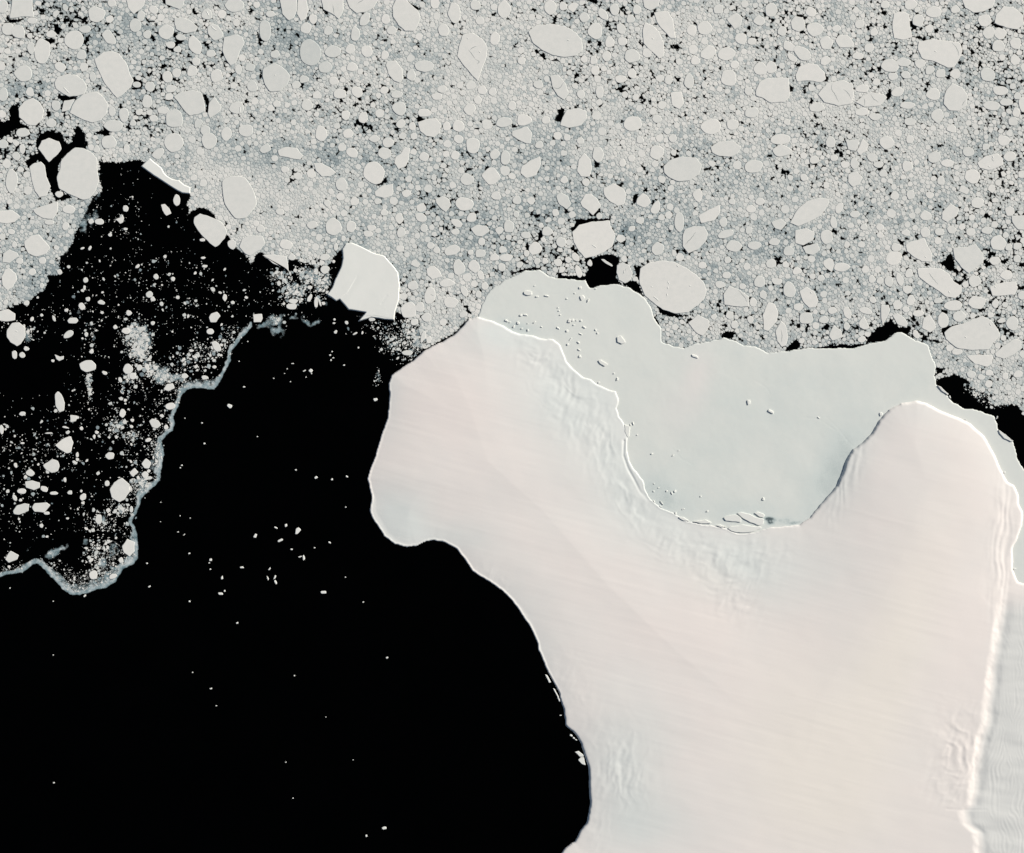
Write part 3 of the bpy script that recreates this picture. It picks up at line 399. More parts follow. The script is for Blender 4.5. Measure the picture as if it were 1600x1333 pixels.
# open leads and pools inside the pack
LEADS = [
(0,0,4,[[(60,680),(120,640),(118,700),(125,760),(190,812),(100,790),(60,840),(-40,870),(-40,780),(60,750)],[(230,860),(290,820),(380,830),(400,870),(430,900),(470,840),(480,780),(510,810),(530,850),(540,940),(480,925),(420,960),(380,1000),(355,1100),(370,1190),(450,1240),(350,1260),(320,1200),(318,1160),(290,1100),(275,1030),(240,1005),(180,1045),(160,1010),(240,960)],
[(1268,590),(1290,590),(1307,640),(1300,702),(1284,702),(1290,645)],[(370,588),(400,600),(485,603),(470,625),(410,628),(390,690),(380,680),(395,630),(360,610)],[(1080,190),(1100,210),(1110,240),(1150,260),(1110,280),(1080,300),(1090,330),(1050,310),(1080,290),(1100,260)],[(1075,470),(1110,500),(1130,492),(1110,512),(1080,495)],
[(640,780),(690,820),(680,850),(610,840),(600,825),(650,820)],[(830,530),(860,500),(890,510),(880,550),(840,560)],[(60,120),(150,115),(140,130),(100,135),(60,150)],[(90,210),(80,215),(85,240)],[(335,150),(365,155),(355,200),(340,180)],[(1000,460),(1020,470),(1020,500),(1000,500)],[(110,780),(160,790),(150,810),(110,800)],[(300,680),(290,700),(300,740),(320,720)]]),
(400,0,4,[[(812,1110),(822,1140),(770,1162),(750,1155),(790,1135)],[(1008,745),(1020,715),(1055,750),(1010,762)],[(1440,1040),(1460,1055),(1430,1065)],[(760,910),(790,915),(770,935)],[(285,520),(300,530),(290,555),(280,540)],[(820,565),(840,570),(825,585)],[(835,635),(905,628),(850,645)],[(10,200),(20,240),(50,260),(20,255)],[(885,170),(905,190),(890,188)],[(400,40),(450,90),(440,95),(395,45)],[(940,15),(1000,40),(1030,50),(1025,60),(990,50),(945,25)]]),
(800,0,4,[[(330,680),(300,760),(268,755),(290,715),(282,690)],[(512,1005),(550,1025),(545,1042),(515,1045)],[(590,60),(610,50),(615,80)],[(465,0),(535,0),(530,22),(500,15)],[(0,778),(30,790),(10,802)],[(1400,290),(1420,295),(1405,310)],[(718,475),(742,490),(735,502)],[(530,255),(555,260),(550,292),(538,280)],[(145,310),(160,310),(150,345)],[(680,60),(720,60),(700,75)],[(1340,150),(1370,165),(1360,175)],[(810,260),(830,285),(810,290)]]),
(1200,0,4,[[(135,530),(162,550),(140,578)],[(755,560),(770,560),(765,600),(748,628),(745,590)],[(165,398),(202,400),(180,422)],[(885,130),(900,130),(910,165),(935,182),(905,190),(890,160)],[(362,465),(376,490),(362,515),(355,490)],[(1435,518),(1465,530),(1430,533)],[(690,1000),(705,1010),(692,1035),(722,1050),(690,1070),(680,1040)],[(1397,130),(1415,148),(1470,170),(1465,178),(1410,158),(1390,150)],[(560,870),(572,868),(555,930),(545,940)],[(270,610),(285,630),(255,650)],[(690,420),(705,430),(690,445)],[(215,560),(240,570),(230,590)]]),
(800,300,4,[[(380,175),(450,170),(520,165),(610,172),(610,180),(510,186),(420,207),(375,247),(362,230),(400,195)],[(365,360),(385,330),(415,385),(400,390)],[(455,415),(540,402),(600,392),(640,398),(672,410),(670,440),(650,460),(650,540),(690,572),(640,578),(560,586),(500,598),(480,590),(455,545),(480,480)],
[(690,572),(730,560),(770,548),(795,580),(825,655),(795,630),(740,602)],[(765,458),(805,465),(797,545),(772,530)],[(290,520),(350,525),(460,530),(455,552),(380,547),(290,542)],[(520,122),(555,105),(535,142),(500,158),(480,140)],[(175,240),(190,250),(190,285),(160,312),(110,338),(98,355),(88,340),(150,310),(165,290)],[(1310,890),(1340,870),(1390,880),(1385,912),(1310,912)],
[(0,522),(90,488),(170,483),(180,478),(90,478),(0,505)],[(620,-10),(690,-60),(700,-52),(640,0)],[(760,20),(790,10),(770,70),(750,80)],[(900,700),(940,740),(1020,765),(1080,770),(1070,780),(1000,778),(920,750)]]),
(1200,300,4,[[(600,955),(630,905),(670,870),(700,845),(770,790),(790,830),(870,850),(892,870),(870,895),(830,878),(790,885),(740,925)],[(110,990),(180,920),(202,965),(150,990)],[(1055,440),(1105,430),(1140,380),(1155,420),(1178,490),(1140,495),(1100,460)],[(840,380),(855,370),(875,385),(855,397)],[(1085,880),(1090,850),(1180,825),(1195,835),(1150,858),(1100,900)],
[(1165,550),(1200,560),(1235,535),(1200,590)],[(1345,430),(1390,450),(1410,460),(1360,462)],[(1378,372),(1425,380),(1420,402),(1385,398)],[(200,977),(330,970),(430,962),(520,962),(600,948),(600,962),(500,985),(430,980),(330,980),(200,990)],[(960,910),(1010,925),(1100,930),(1060,945),(960,930)],[(980,445),(1010,455),(990,470)],[(1465,850),(1490,860),(1470,872)],[(1560,455),(1600,440),(1600,470)],[(1310,730),(1345,735),(1325,755)],[(80,235),(120,205),(85,245)],[(205,335),(280,315),(275,325),(215,345)],[(1540,300),(1560,330),(1540,330)],[(1060,1110),(1110,1100),(1090,1125),(1055,1135)],[(230,745),(265,740),(250,765)]]),
]
TABULAR = [(535,389),(540,381),(550,379.5),(565,386),(585,396),(601,400.5),(611,412),(622,426),(624.5,447),(622.5,470),(617.5,486),(616,500),(605,499),(592,497),(580,495.5),(570,499),(560,502),(572,488),(560,486),(545,484),(535,472.5),(531,467.5),(525,470),(511,460),(519,450),(524,436),(532.5,419),(536,404)]
STRIP = [(221,260),(234,247.5),(240,253),(252,262),(256,270),(262,276),(270,280.5),(280,282),(288,289),(297.5,293),(297,302.5),(285,301.5),(278,298),(265,290),(253,282),(240,274),(228,265)]
# ------------------------------------------------------------------ decode the survey
rsd = np.random.RandomState(11)
def outline_from(item, ox, oy, s, rs, grow=1.0, sharp=False):
    if isinstance(item, list):
        p = np.array(item, float) / s + (ox, oy)
        p = rough(p, 5.0, .05, rs)
        p = chaikin(p, 2 if abs(area(p)) > 60 else 1, f=.22)
        return p
    x, y, ww, hh = item[:4]; a = R(item[4]) if len(item) > 4 else 0.0
    m = rs.randint(6, 10) if ww * hh / s / s > 60 else rs.randint(5, 8)
    th = (np.arange(m) + rs.uniform(-.28, .28, m)) / m * 2 * math.pi + rs.uniform(0, 6.3)
    r = rs.uniform(.86, 1.12, m) * 1.08 * grow
    p = np.stack([np.cos(th) * ww / 2 * r, np.sin(th) * hh / 2 * r], 1)
    if sharp:
        th = np.array([.5, 2.2, 3.6, 5.3]) + rs.uniform(-.35, .35, 4)
        if rs.rand() < .4: th = np.append(th, 6.1)
        p = chaikin(np.stack([np.cos(th) * ww * .56, np.sin(th) * hh * .60], 1), 1, f=.18)
    else:
        p = chaikin(p, 1, f=rs.choice([.14, .2, .27])); p = chaikin(p, 1, f=.24)
    q = np.stack([p[:, 0] * math.cos(a) - p[:, 1] * math.sin(a), p[:, 0] * math.sin(a) + p[:, 1] * math.cos(a)], 1)
    return q / s + (ox + x / s, oy + y / s)

GX0, GY0, GS = -70.0, -70.0, 1.0
GH, GW = 760, 1740
packm = np.zeros((GH, GW), bool); PACKR = rough(PACK, 2.5, .16, np.random.RandomState(4)); raster(packm, PACKR, GX0, GY0, GS)
solid = np.zeros((GH, GW), bool)
SH = rough(SHELF, 4.0, .055, np.random.RandomState(3))
FS = rough(FAST[:-12], 2.5, .10, np.random.RandomState(5), closed=False)
FS = np.vstack([FS, FAST[-12:]])
TB = rough(TABULAR, 4.0, .03, np.random.RandomState(8)); ST = rough(STRIP, 4.0, .02, np.random.RandomState(9))
for P in (SH, FS, TB, ST): raster(solid, P, GX0, GY0, GS)
lead = np.zeros((GH, GW), bool)
for ox, oy, s, L in LEADS:
    for p in L:
        raster(lead, rough(np.array(p, float) / s + (ox, oy), 2.0, .16, rsd), GX0, GY0, GS)

cand = []
for ox, oy, s, L in FL:
    for it in L:
        p = outline_from(it, ox, oy, s, rsd)
        cand.append((abs(area(p)), p, isinstance(it, list)))
cand.sort(key=lambda c: -c[0] - (1e5 if c[2] and c[0] > 150 else 0))
occ2 = np.zeros((1000, GW), bool)            # where a surveyed floe already lies
floes = []
for A, p, traced in cand:
    c = p.mean(0)
    t = np.zeros_like(occ2); x0, x1 = int(p[:, 0].min() - GX0) - 2, int(p[:, 0].max() - GX0) + 3
    y0, y1 = int(p[:, 1].min() - GY0) - 2, int(p[:, 1].max() - GY0) + 3
    x0 = max(x0, 0); y0 = max(y0, 0)
    sub = np.zeros((y1 - y0, x1 - x0), bool)
    raster(sub, p, GX0 + x0, GY0 + y0, 1.0)
    n = sub.sum()
    if n:
        ov = (sub & occ2[y0:y1, x0:x1]).sum() / n
        if ov > .22: continue
        if ov > 0: p = c + (p - c) * (1 - ov * .45)
    occ2[y0:y1, x0:x1] |= sub[:occ2[y0:y1, x0:x1].shape[0], :occ2[y0:y1, x0:x1].shape[1]]
    floes.append((abs(area(p)), p))
floes.sort(key=lambda c: -c[0])

# ------------------------------------------------------------------ ground sheets
E = 30000.0
o = make_mesh('sea_water', [(-E, -E, 0), (E, -E, 0), (E, E, 0), (-E, E, 0)], [0, 1, 2, 3], [4], M_SEA)
tag(o, 'black open sea water', kind='structure')

def sheet(name, x0, x1, y0, y1, step, hfun, mat, attrs_f, cut=-1.2, smooth=True, **tags):
    """height field: hfun(x, y) -> z; cells wholly below cut are dropped"""
    xs = np.arange(x0, x1 + step, step); ys = np.arange(y0, y1 + step, step)
    X, Y = np.meshgrid(xs, ys); z = hfun(X.ravel(), Y.ravel())
    ok = (z > cut).reshape(X.shape)
    q = ok[:-1, :-1] | ok[1:, :-1] | ok[:-1, 1:] | ok[1:, 1:]
    idx = np.arange(X.size).reshape(X.shape)
    i, j = np.nonzero(q)
    f = np.stack([idx[i, j], idx[i + 1, j], idx[i + 1, j + 1], idx[i, j + 1]], 1)
    used = np.zeros(X.size, bool); used[f.ravel()] = True
    rm = np.cumsum(used) - 1
    f = rm[f]
    xx, yy, zz = X.ravel()[used], Y.ravel()[used], z[used]
    v = np.stack([xx - 800, 666.5 - yy, zz], 1)
    at = {k: fn(xx, yy) for k, fn in attrs_f.items()} if attrs_f else None
    o = make_mesh(name, v, f.ravel(), np.full(len(f), 4), mat, at, smooth)
    tag(o, **tags)
    return o

def gauss(x, y, cx, cy, rx, ry, ang=0):
    a = R(ang); dx, dy = x - cx, y - cy
    u = (dx * math.cos(a) + dy * math.sin(a)) / rx; v = (-dx * math.sin(a) + dy * math.cos(a)) / ry
    return np.exp(-(u * u + v * v))
def gsum(x, y, L):
    s = 0
    for t in L: s = s + t[0] * gauss(x, y, *t[1:])
    return s

# --- ice shelf
LUMP = [(1,850,570,55,30,35),(1,900,640,40,55,-25),(1,945,700,32,55,-25),(1,985,780,40,25,45),(1,1060,850,60,25,25),(1,1140,880,60,35,15),(.9,1150,940,40,30,50),(.6,1200,860,40,25,0),
(.9,1320,730,22,70,22),(1.0,970,1200,45,60,0),(.7,930,1290,20,40,0),(1.3,1500,1170,40,60,5),(.7,1560,850,22,90,5),(.5,900,1080,25,60,-25),(.8,770,900,25,12,40),(.6,1480,1240,40,20,20)]
CREASE = [([(690,540),(735,640),(762,720),(850,800),(950,915),(1060,1020),(1180,1120)],.9),([(1440,740),(1425,830),(1380,930),(1310,1040),(1275,1100),(1250,1230)],.7),([(920,620),(890,680),(880,740),(930,800),(1000,850)],.4)]
GROOVE = [([(975,688),(974,712),(981,732),(990,748),(1000,768),(1013,781)],1.0,1.1),([(1478,1263),(1500,1264),(1520,1264.5),(1540,1264)],.22,1.0),([(1136,826),(1145,831),(1158,834),(1176,832),(1192,826)],.6,.8)]
RIDGE = [(1566,740),(1567,790),(1562,850),(1564,920),(1560,960),(1555,985),(1551,1010),(1546,1040),(1543,1069),(1539,1100),(1538,1128),(1529,1150),(1524,1180),(1520,1203),(1517,1235),(1513,1257),(1502,1266),(1503,1276),(1506,1286),(1522,1300),(1526,1318),(1526,1340),(1520,1460)]
def signed_x_from(poly, x, y):
    P = np.array(poly, float); return x - np.interp(y, P[:, 1], P[:, 0])
def shelf_h(x, y):
    d, ins = seg_dist(x, y, SH); sd_ = np.where(ins, d, -d)
    jig = (fbm(x / 5, y / 5, 41, 2) - .5) * .5
    coast = ((x < 940) & (y > 492 + (x - 747) * 1.2)) | (x < 760)
    top = 1.6 + 1.1 * (1 - sst(780, 1020, x))
    edge = np.where(coast, np.clip((sd_ + .1) * 4.5, -12, top), np.clip((sd_ + .35 + jig) * 2.6, -6, top))
    z = edge
    inside = np.clip(sd_ / 3, 0, 1)
    # convex margins: strong on the sea coast and the east lobe, weak in the bay
    bay = gsum(x, y, [(1, 1060, 780, 190, 130, 30), (1, 900, 560, 90, 60, 30)])
    dome = (1 - .75 * np.clip(bay, 0, 1)) * (1 + .35 * gsum(x, y, [(1, 1530, 680, 60, 90, -30)]))
    z = z + inside * dome * 4.4 * (1 - np.exp(-np.maximum(sd_, 0) / 48))
    z = z + inside * 6 * gsum(x, y, [(1, 1420, 860, 150, 260, 12), (.8, 1150, 1150, 260, 200, 0), (.35, 720, 720, 110, 130, 0)])
    lump = np.clip(gsum(x, y, LUMP), 0, 1.3)
    a = R(-28)
    u = x * math.cos(a) - y * math.sin(a); v = x * math.sin(a) + y * math.cos(a)
    n1 = fbm(u / 15, v / 38, 3, 3) - .5
    n2 = fbm(x / 17, y / 17, 9, 3) - .5
    n3 = 1 - np.abs(2 * fbm(np.maximum(sd_, 0) / 13 + fbm(x / 30, y / 30, 7, 2) * 2, (x * .8 + y * .5) / 30, 5, 2) - 1)
    n4 = 1 - np.abs(2 * fbm(u / 11, v / 26, 13, 2) - 1)
    z = z + inside * lump * (n1 * .7 + n2 * .6 + (n3 - .8) * .65 + (n4 - .8) * .6)
    z = z + inside * (fbm(x / 80, y / 60, 21, 3) - .5) * .9
    # wind-carved bands running down to the right
    b = R(15); t = -x * math.sin(b) + y * math.cos(b); s2 = x * math.cos(b) + y * math.sin(b)
    z = z + inside * (fbm(t / 6.0, s2 / 110, 31, 3) - .5) * .145
    for P, k in CREASE:
        if True:
            d2, _ = seg_dist(x, y, P, closed=False)
            P_ = np.array(P, float)
            side = x - np.interp(y, P_[:, 1], P_[:, 0])
            ends = sst(P_[0, 1] - 5, P_[0, 1] + 70, y) * (1 - sst(P_[-1, 1] - 80, P_[-1, 1] + 5, y))
            z = z - inside * k * 1.7 * ends * (1 - np.exp(np.minimum(side, 0) / 75))
    for P, dep, wd in GROOVE:
        d2, _ = seg_dist(x, y, P, closed=False)
        z = z - inside * dep * np.exp(-(d2 / wd)**2) * 1.6
    # step down to the rippled plain on the far right
    sx = signed_x_from(RIDGE, x, y) + (fbm(x / 9, y / 9, 51, 3) - .5) * 5
    act = sst(735, 775, y)
    amp = .30 + .70 * sst(900, 985, y)
    amp = amp * (.45 + .9 * fbm(y / 22, x / 60, 57, 2))
    z = z + inside * act * amp * (-(sst(-8, 5, sx)) * 2.3 + np.exp(-((sx - 11) / 7)**2) * -.9)
    rp = sst(8, 30, sx) * act * sst(930, 960, y)
    wv = np.sin((x + (fbm(x / 30, y / 60, 61, 3) - .5) * 40) * 1.15) * (fbm(x / 14, y / 45, 63, 2))
    z = z + inside * rp * wv * .20
    st = gauss(x, y, 1565, 850, 16, 100, 4) + .8 * gauss(x, y, 1330, 730, 14, 70, 20)
    z = z + inside * st * np.sin((x + y * .1 + (fbm(x / 20, y / 50, 71, 2) - .5) * 18) * .62) * .22
    return np.where(sd_ > 1.2, np.maximum(z, .9), z)
def a_warm(x, y):
    s = .80 + gsum(x, y, [(-.9, 900, 620, 130, 90, 40), (-.8, 1010, 790, 110, 70, 40), (-.75, 1180, 880, 110, 60, 10), (-.9, 620, 810, 50, 50, 0), (-.7, 800, 1000, 60, 110, -30), (-.7, 980, 1190, 70, 110, 0), (-.4, 1000, 1290, 90, 50, 0), (-.6, 1320, 720, 40, 100, 20),
        (.25, 720, 650, 90, 80, 0), (.2, 1100, 1000, 150, 100, 30), (.2, 1500, 1000, 60, 200, 0), (-.7, 790, 520, 60, 30, 0), (-.5, 600, 620, 25, 60, 0), (-.25, 1440, 640, 60, 25, 0), (-.5,700,840,60,25,0)])
    return np.clip(s, 0, 1)
def a_cream(x, y):
    return np.clip(gsum(x, y, [(.8, 1395, 1020, 55, 230, 18), (.35, 1300, 1150, 180, 160, 0), (.6, 1250, 1200, 90, 150, 0), (.2, 1330, 1270, 120, 50, 15), (.2, 1100, 900, 60, 30, 30)]), 0, .9)
def a_grey(x, y):
    sx = signed_x_from(RIDGE, x, y)
    return sst(-2, 16, sx) * sst(925, 965, y) * .85
sheet('ice_shelf', 566, 1700, 486, 1400, 1.7, shelf_h, M_SHELF, {'warm': a_warm, 'cream': a_cream, 'grey': a_grey}, cut=-6,
      label='vast pale pink ice shelf with two rounded lobes around the bay', kind='structure')

# --- land-fast sea ice
CRK = [[(856,460),(874,460),(885,453),(900,449)],[(1180,595),(1197,605),(1203,615)],[(1320,684),(1336,700),(1342,705)],[(1197,592),(1190,600)],[(1290,650),(1312,672),(1325,690)],[(1112,585),(1140,572),(1170,556),(1190,548)],[(1254,652),(1280,655),(1305,672)],[(1050,700),(1064,716),(1082,726)],[(1325,690),(1318,706),(1330,716)]]
def fast_h(x, y):
    d, ins = seg_dist(x, y, FS); sd_ = np.where(ins, d, -d)
    z = np.clip((sd_ + .1) * 3.2, -8, .62)
    i = np.clip(sd_ / 2, 0, 1)
    z = z + i * ((fbm(x / 40, y / 40, 81, 4) - .5) * .5 + (fbm(x / 4, y / 4, 83, 2) - .5) * .05)
    for P in CRK:
        d2, _ = seg_dist(x, y, P, closed=False)
        z = z - i * .10 * np.exp(-(d2 / .7)**2)
    return z
def f_thin(x, y):
    base = gsum(x, y, [(.42, 805, 512, 42, 12, 12), (.40, 1030, 770, 45, 30, 30), (.40, 1300, 760, 45, 75, 32), (.2, 1320, 690, 30, 60, 30), (.30, 1150, 800, 80, 22, 5), (.15, 1200, 640, 180, 70, 0), (.1, 1100, 720, 80, 60, 0)])
    dk = gsum(x, y, [(.95, 1202, 811, 8, 3.2, 0), (.8, 1203, 817, 6, 3, 0), (.55, 1242, 817, 10, 2.2, -8), (.35, 1225, 814, 16, 5, 0)])
    dk = dk * (.5 + fbm(x / 2.2, y / 2.2, 87, 2))
    return np.clip(base + dk, 0, 1)
def f_warm(x, y):
    return np.clip(gsum(x, y, [(.75, 1090, 585, 22, 40, 15), (.4, 1060, 640, 40, 40, 0)]), 0, 1)
sheet('fast_ice', 742, 1708, 416, 965, 1.5, fast_h, M_FAST, {'thin': f_thin, 'warm': f_warm}, cut=-5,
      label='smooth grey white fast ice filling the bay between the lobes', kind='structure')

# ------------------------------------------------------------------ pack ice: small floes packed round the surveyed ones
fmask = occ2[:GH].copy()
free = packm & ~solid & ~lead & ~fmask
def edt(m, rad):
    """distance to the nearest False cell, up to rad"""
    H, Wd = m.shape; BIG = 99.0
    c = np.where(m, BIG, 0.0)
    for i in range(1, H): c[i] = np.minimum(c[i], c[i - 1] + 1)
    for i in range(H - 2, -1, -1): c[i] = np.minimum(c[i], c[i + 1] + 1)
    c2 = c * c; out = c2.copy()
    for d in range(1, rad + 1):
        out[:, d:] = np.minimum(out[:, d:], c2[:, :-d] + d * d)
        out[:, :-d] = np.minimum(out[:, :-d], c2[:, d:] + d * d)
    return np.minimum(np.sqrt(out), rad)
# darkness of the mortar (open water showing) and its greyness over the pack
YY, XX = np.mgrid[0:GH, 0:GW]; XX = XX + GX0 + .5; YY = YY + GY0 + .5
def blend(x, y):
    b = sst(.56, .72, fbm(x / 45, y / 34, 211, 3)) * .8 + gsum(x, y, [(.9, 740, 115, 45, 70, 20), (.8, 1330, 150, 60, 25, 0), (.6, 390, 290, 90, 40, 10), (.5, 260, 225, 50, 25, -30), (.5, 470, 340, 60, 30, 0), (.6, 1000, 75, 70, 40, 20), (.4, 1180, 320, 70, 40, 0), (.5, 1420, 200, 90, 40, 0)])
    return np.clip(b, 0, 1)
def openness(x, y):
    s = .22 + gsum(x, y, [(-.2, 372, 300, 34, 34, 0), (.45, 30, 220, 70, 60, 0), (.25, 60, 60, 90, 60, 0), (.2, 260, 130, 70, 80, 0), (.22, 110, 20, 60, 40, 0), (.2, 350, 60, 60, 60, 0), (.2, 230, 190, 40, 40, 0), (.25, 560, 170, 100, 40, 0), (.2, 640, 205, 60, 25, 0),
        (.18, 960, 60, 120, 60, 0), (.15, 1000, 150, 120, 50, 0), (.22, 1500, 60, 160, 70, 0), (.25, 1370, 115, 40, 30, 0), (.25, 1560, 330, 80, 120, 0), (.25, 1530, 480, 90, 60, 0), (.25, 1420, 520, 60, 40, 0), (.35, 840, 380, 60, 50, 0), (.2, 1060, 500, 50, 30, 0), (.2, 1150, 500, 60, 30, 0), (.3, 900, 420, 40, 30, 0),
        (.3, 1340, 520, 90, 25, 0), (.25, 1290, 250, 80, 60, 0), (.2, 1120, 250, 30, 60, 20), (.3, 1040, 270, 14, 40, 20), (.25, 650, 440, 25, 50, 30), (.25, 690, 320, 50, 60, 0), (.2, 1580, 150, 60, 80, 0), (.25, 1240, 20, 60, 30, 0),
        (-.12, 330, 270, 110, 70, 20), (-.12, 450, 330, 120, 80, 0), (-.1, 650, 400, 60, 60, 0), (-.15, 750, 120, 60, 90, 0), (-.12, 900, 220, 90, 40, 0), (-.1, 1200, 330, 90, 50, 0), (.2, 500, 420, 40, 20, 0)])
    return s
def tealness(x, y):
    sw = fbm(x / 55 + fbm(x / 40, y / 40, 221, 2) * 2, y / 30, 223, 3) - .5
    return np.clip(.26 + sw * 1.1 + gsum(x, y, [(.35, 450, 60, 90, 60, 20), (.35, 400, 230, 140, 40, 10), (.3, 560, 250, 120, 40, 10), (.35, 100, 400, 60, 80, -30), (.45, 85, 440, 40, 30, 0), (.5, 125, 345, 16, 40, 20), (.5, 75, 455, 26, 22, -30), (.4, 20, 480, 30, 12, 0), (.4, 640, 380, 110, 60, 0), (.4, 760, 360, 100, 60, 0), (.4, 980, 330, 130, 60, 20), (.35, 1120, 350, 90, 70, 0),
        (.3, 200, 70, 120, 50, 20), (.25, 50, 130, 60, 40, 0), (.25, 860, 240, 90, 40, 0), (.2, 1280, 430, 120, 60, 0), (.25, 1480, 570, 30, 30, 0), (-.2, 1300, 100, 300, 100, 0), (-.1, 1000, 80, 150, 80, 0)]), 0, 1)
OPN = openness(XX, YY); TEA = tealness(XX, YY)
coarse = fbm(XX / 22, YY / 22, 91, 3)
pts = []; rr = []
cur = free.copy(); rs2 = np.random.RandomState(21)
for r, frac, thr in ((8.5, .012, .55), (7.0, .02, .52), (5.8, .035, .48), (4.8, .06, .44), (4.0, .10, .40), (3.3, .16, .34), (2.7, .26, .25), (2.2, .40, .1), (1.8, .55, 0), (1.45, .7, 0)):
    D = edt(cur, int(r) + 2)
    wgt = (D >= r * .93) & (coarse > thr)
    ii, jj = np.nonzero(wgt)
    if not len(ii): continue
    k = rs2.permutation(len(ii))
    want = int(free.sum() * frac / (math.pi * r * r) * .9) if r > 3 else 10**9
    cell = {}; acc = 0; mind = r * 1.98
    jx = XX[ii[k], jj[k]] + rs2.uniform(-.45, .45, len(k)); jy = YY[ii[k], jj[k]] + rs2.uniform(-.45, .45, len(k))
    if r < 2: mind = r * 1.85
    if r > 3:
        m = min(len(jx), want * 8); jx = jx[:m]; jy = jy[:m]
    newp = []
    for x, y in zip(jx.tolist(), jy.tolist()):
        a, b = int(x // mind), int(y // mind); bad = False
        for da in (-1, 0, 1):
            for db in (-1, 0, 1):
                for (qx, qy) in cell.get((a + da, b + db), ()):
                    if (qx - x)**2 + (qy - y)**2 < mind * mind: bad = True; break
                if bad: break
            if bad: break
        if bad: continue
        cell.setdefault((a, b), []).append((x, y)); newp.append((x, y)); acc += 1
        if acc >= want: break
    P = np.array(newp); rad = r * rs2.uniform(.88, 1.08, len(P))
    pts.append(P); rr.append(rad)
    if r > 1.5:
        xi = P[:, 0] - GX0; yi = P[:, 1] - GY0; R_ = int(r) + 2
        for du in range(-R_, R_ + 1):
            for dv in range(-R_, R_ + 1):
                cx = np.floor(xi).astype(int) + du; cy = np.floor(yi).astype(int) + dv
                hit = (cx + .5 - xi)**2 + (cy + .5 - yi)**2 < (rad * .97)**2
                ok = hit & (cx >= 0) & (cx < GW) & (cy >= 0) & (cy < GH)
                cur[cy[ok], cx[ok]] = False
def holes(x, y):
    """1 where open water shows between the floes"""
    h = fbm(x / 4.2, y / 4.2, 191, 2) * .72 + fbm(x / 17, y / 17, 195, 2) * .28
    thr = .745 - .26 * openness(x, y)
    big = sst(thr - .03, thr + .05, h)
    f = vnoise(x / 1.9, y / 1.9, 201) * .6 + vnoise(x / 3.1 + 7, y / 2.6, 202) * .4
    t2 = .868 - .43 * openness(x, y)
    return np.maximum(big, sst(t2 - .02, t2 + .05, f))
P = np.vstack(pts); RD = np.concatenate(rr)
# thin out the smallest where the pack is open
op = openness(P[:, 0], P[:, 1])
keep = holes(P[:, 0], P[:, 1]) < np.where(RD > 3.1, .97, .40)
P, RD = P[keep], RD[keep]
N = len(P)

def power_polys(P, RD, K, gap, capk, rs, KN=14):
    kd = kdtree.KDTree(len(P))
    for i, (x, y) in enumerate(P.tolist()): kd.insert((x, y, 0), i)
    kd.balance()
    nb = np.full((len(P), KN), -1)
    for i, (x, y) in enumerate(P.tolist()):
        f = kd.find_n((x, y, 0), KN + 1)
        ids = [t[1] for t in f if t[1] != i][:KN]
        nb[i, :len(ids)] = ids
    ph = rs.uniform(0, 6.28, (len(P), 1))
    th = ph + (np.arange(K)[None] + rs.uniform(-.25, .25, (len(P), K))) * 2 * math.pi / K
    ux, uy = np.cos(th), np.sin(th)
    asp = rs.uniform(.45, 1.0, (len(P), 1)); pa = rs.uniform(-.6, 1.2, (len(P), 1))
    q = 1 / np.sqrt(np.cos(th - pa)**2 + (np.sin(th - pa) / asp)**2) / asp**.4
    t = RD[:, None] * capk * q * rs.uniform(.58, 1.22, (len(P), K))
    for k in range(KN):
        j = nb[:, k]; v = j >= 0
        dx = P[j, 0] - P[:, 0]; dy = P[j, 1] - P[:, 1]
        num = (dx * dx + dy * dy + RD**2 - RD[j]**2) / 2
        den = ux * dx[:, None] + uy * dy[:, None]
        tt = np.where((den > 1e-3) & v[:, None], num[:, None] / np.maximum(den, 1e-3), 1e9)
        t = np.minimum(t, np.maximum(tt, .3 * RD[:, None]))
    t = np.maximum(t - gap, RD[:, None] * .35)
    return ux, uy, t
def clip_free(P, RD, ux, uy, t, ok):
    X = P[:, :1] + ux * t; Y = P[:, 1:] + uy * t
    xi = np.clip((X - GX0).astype(int), 0, GW - 1); yi = np.clip((Y - GY0).astype(int), 0, GH - 1)
    g = ok[yi, xi]
    return np.where(g, t, np.minimum(t, RD[:, None] * .92))
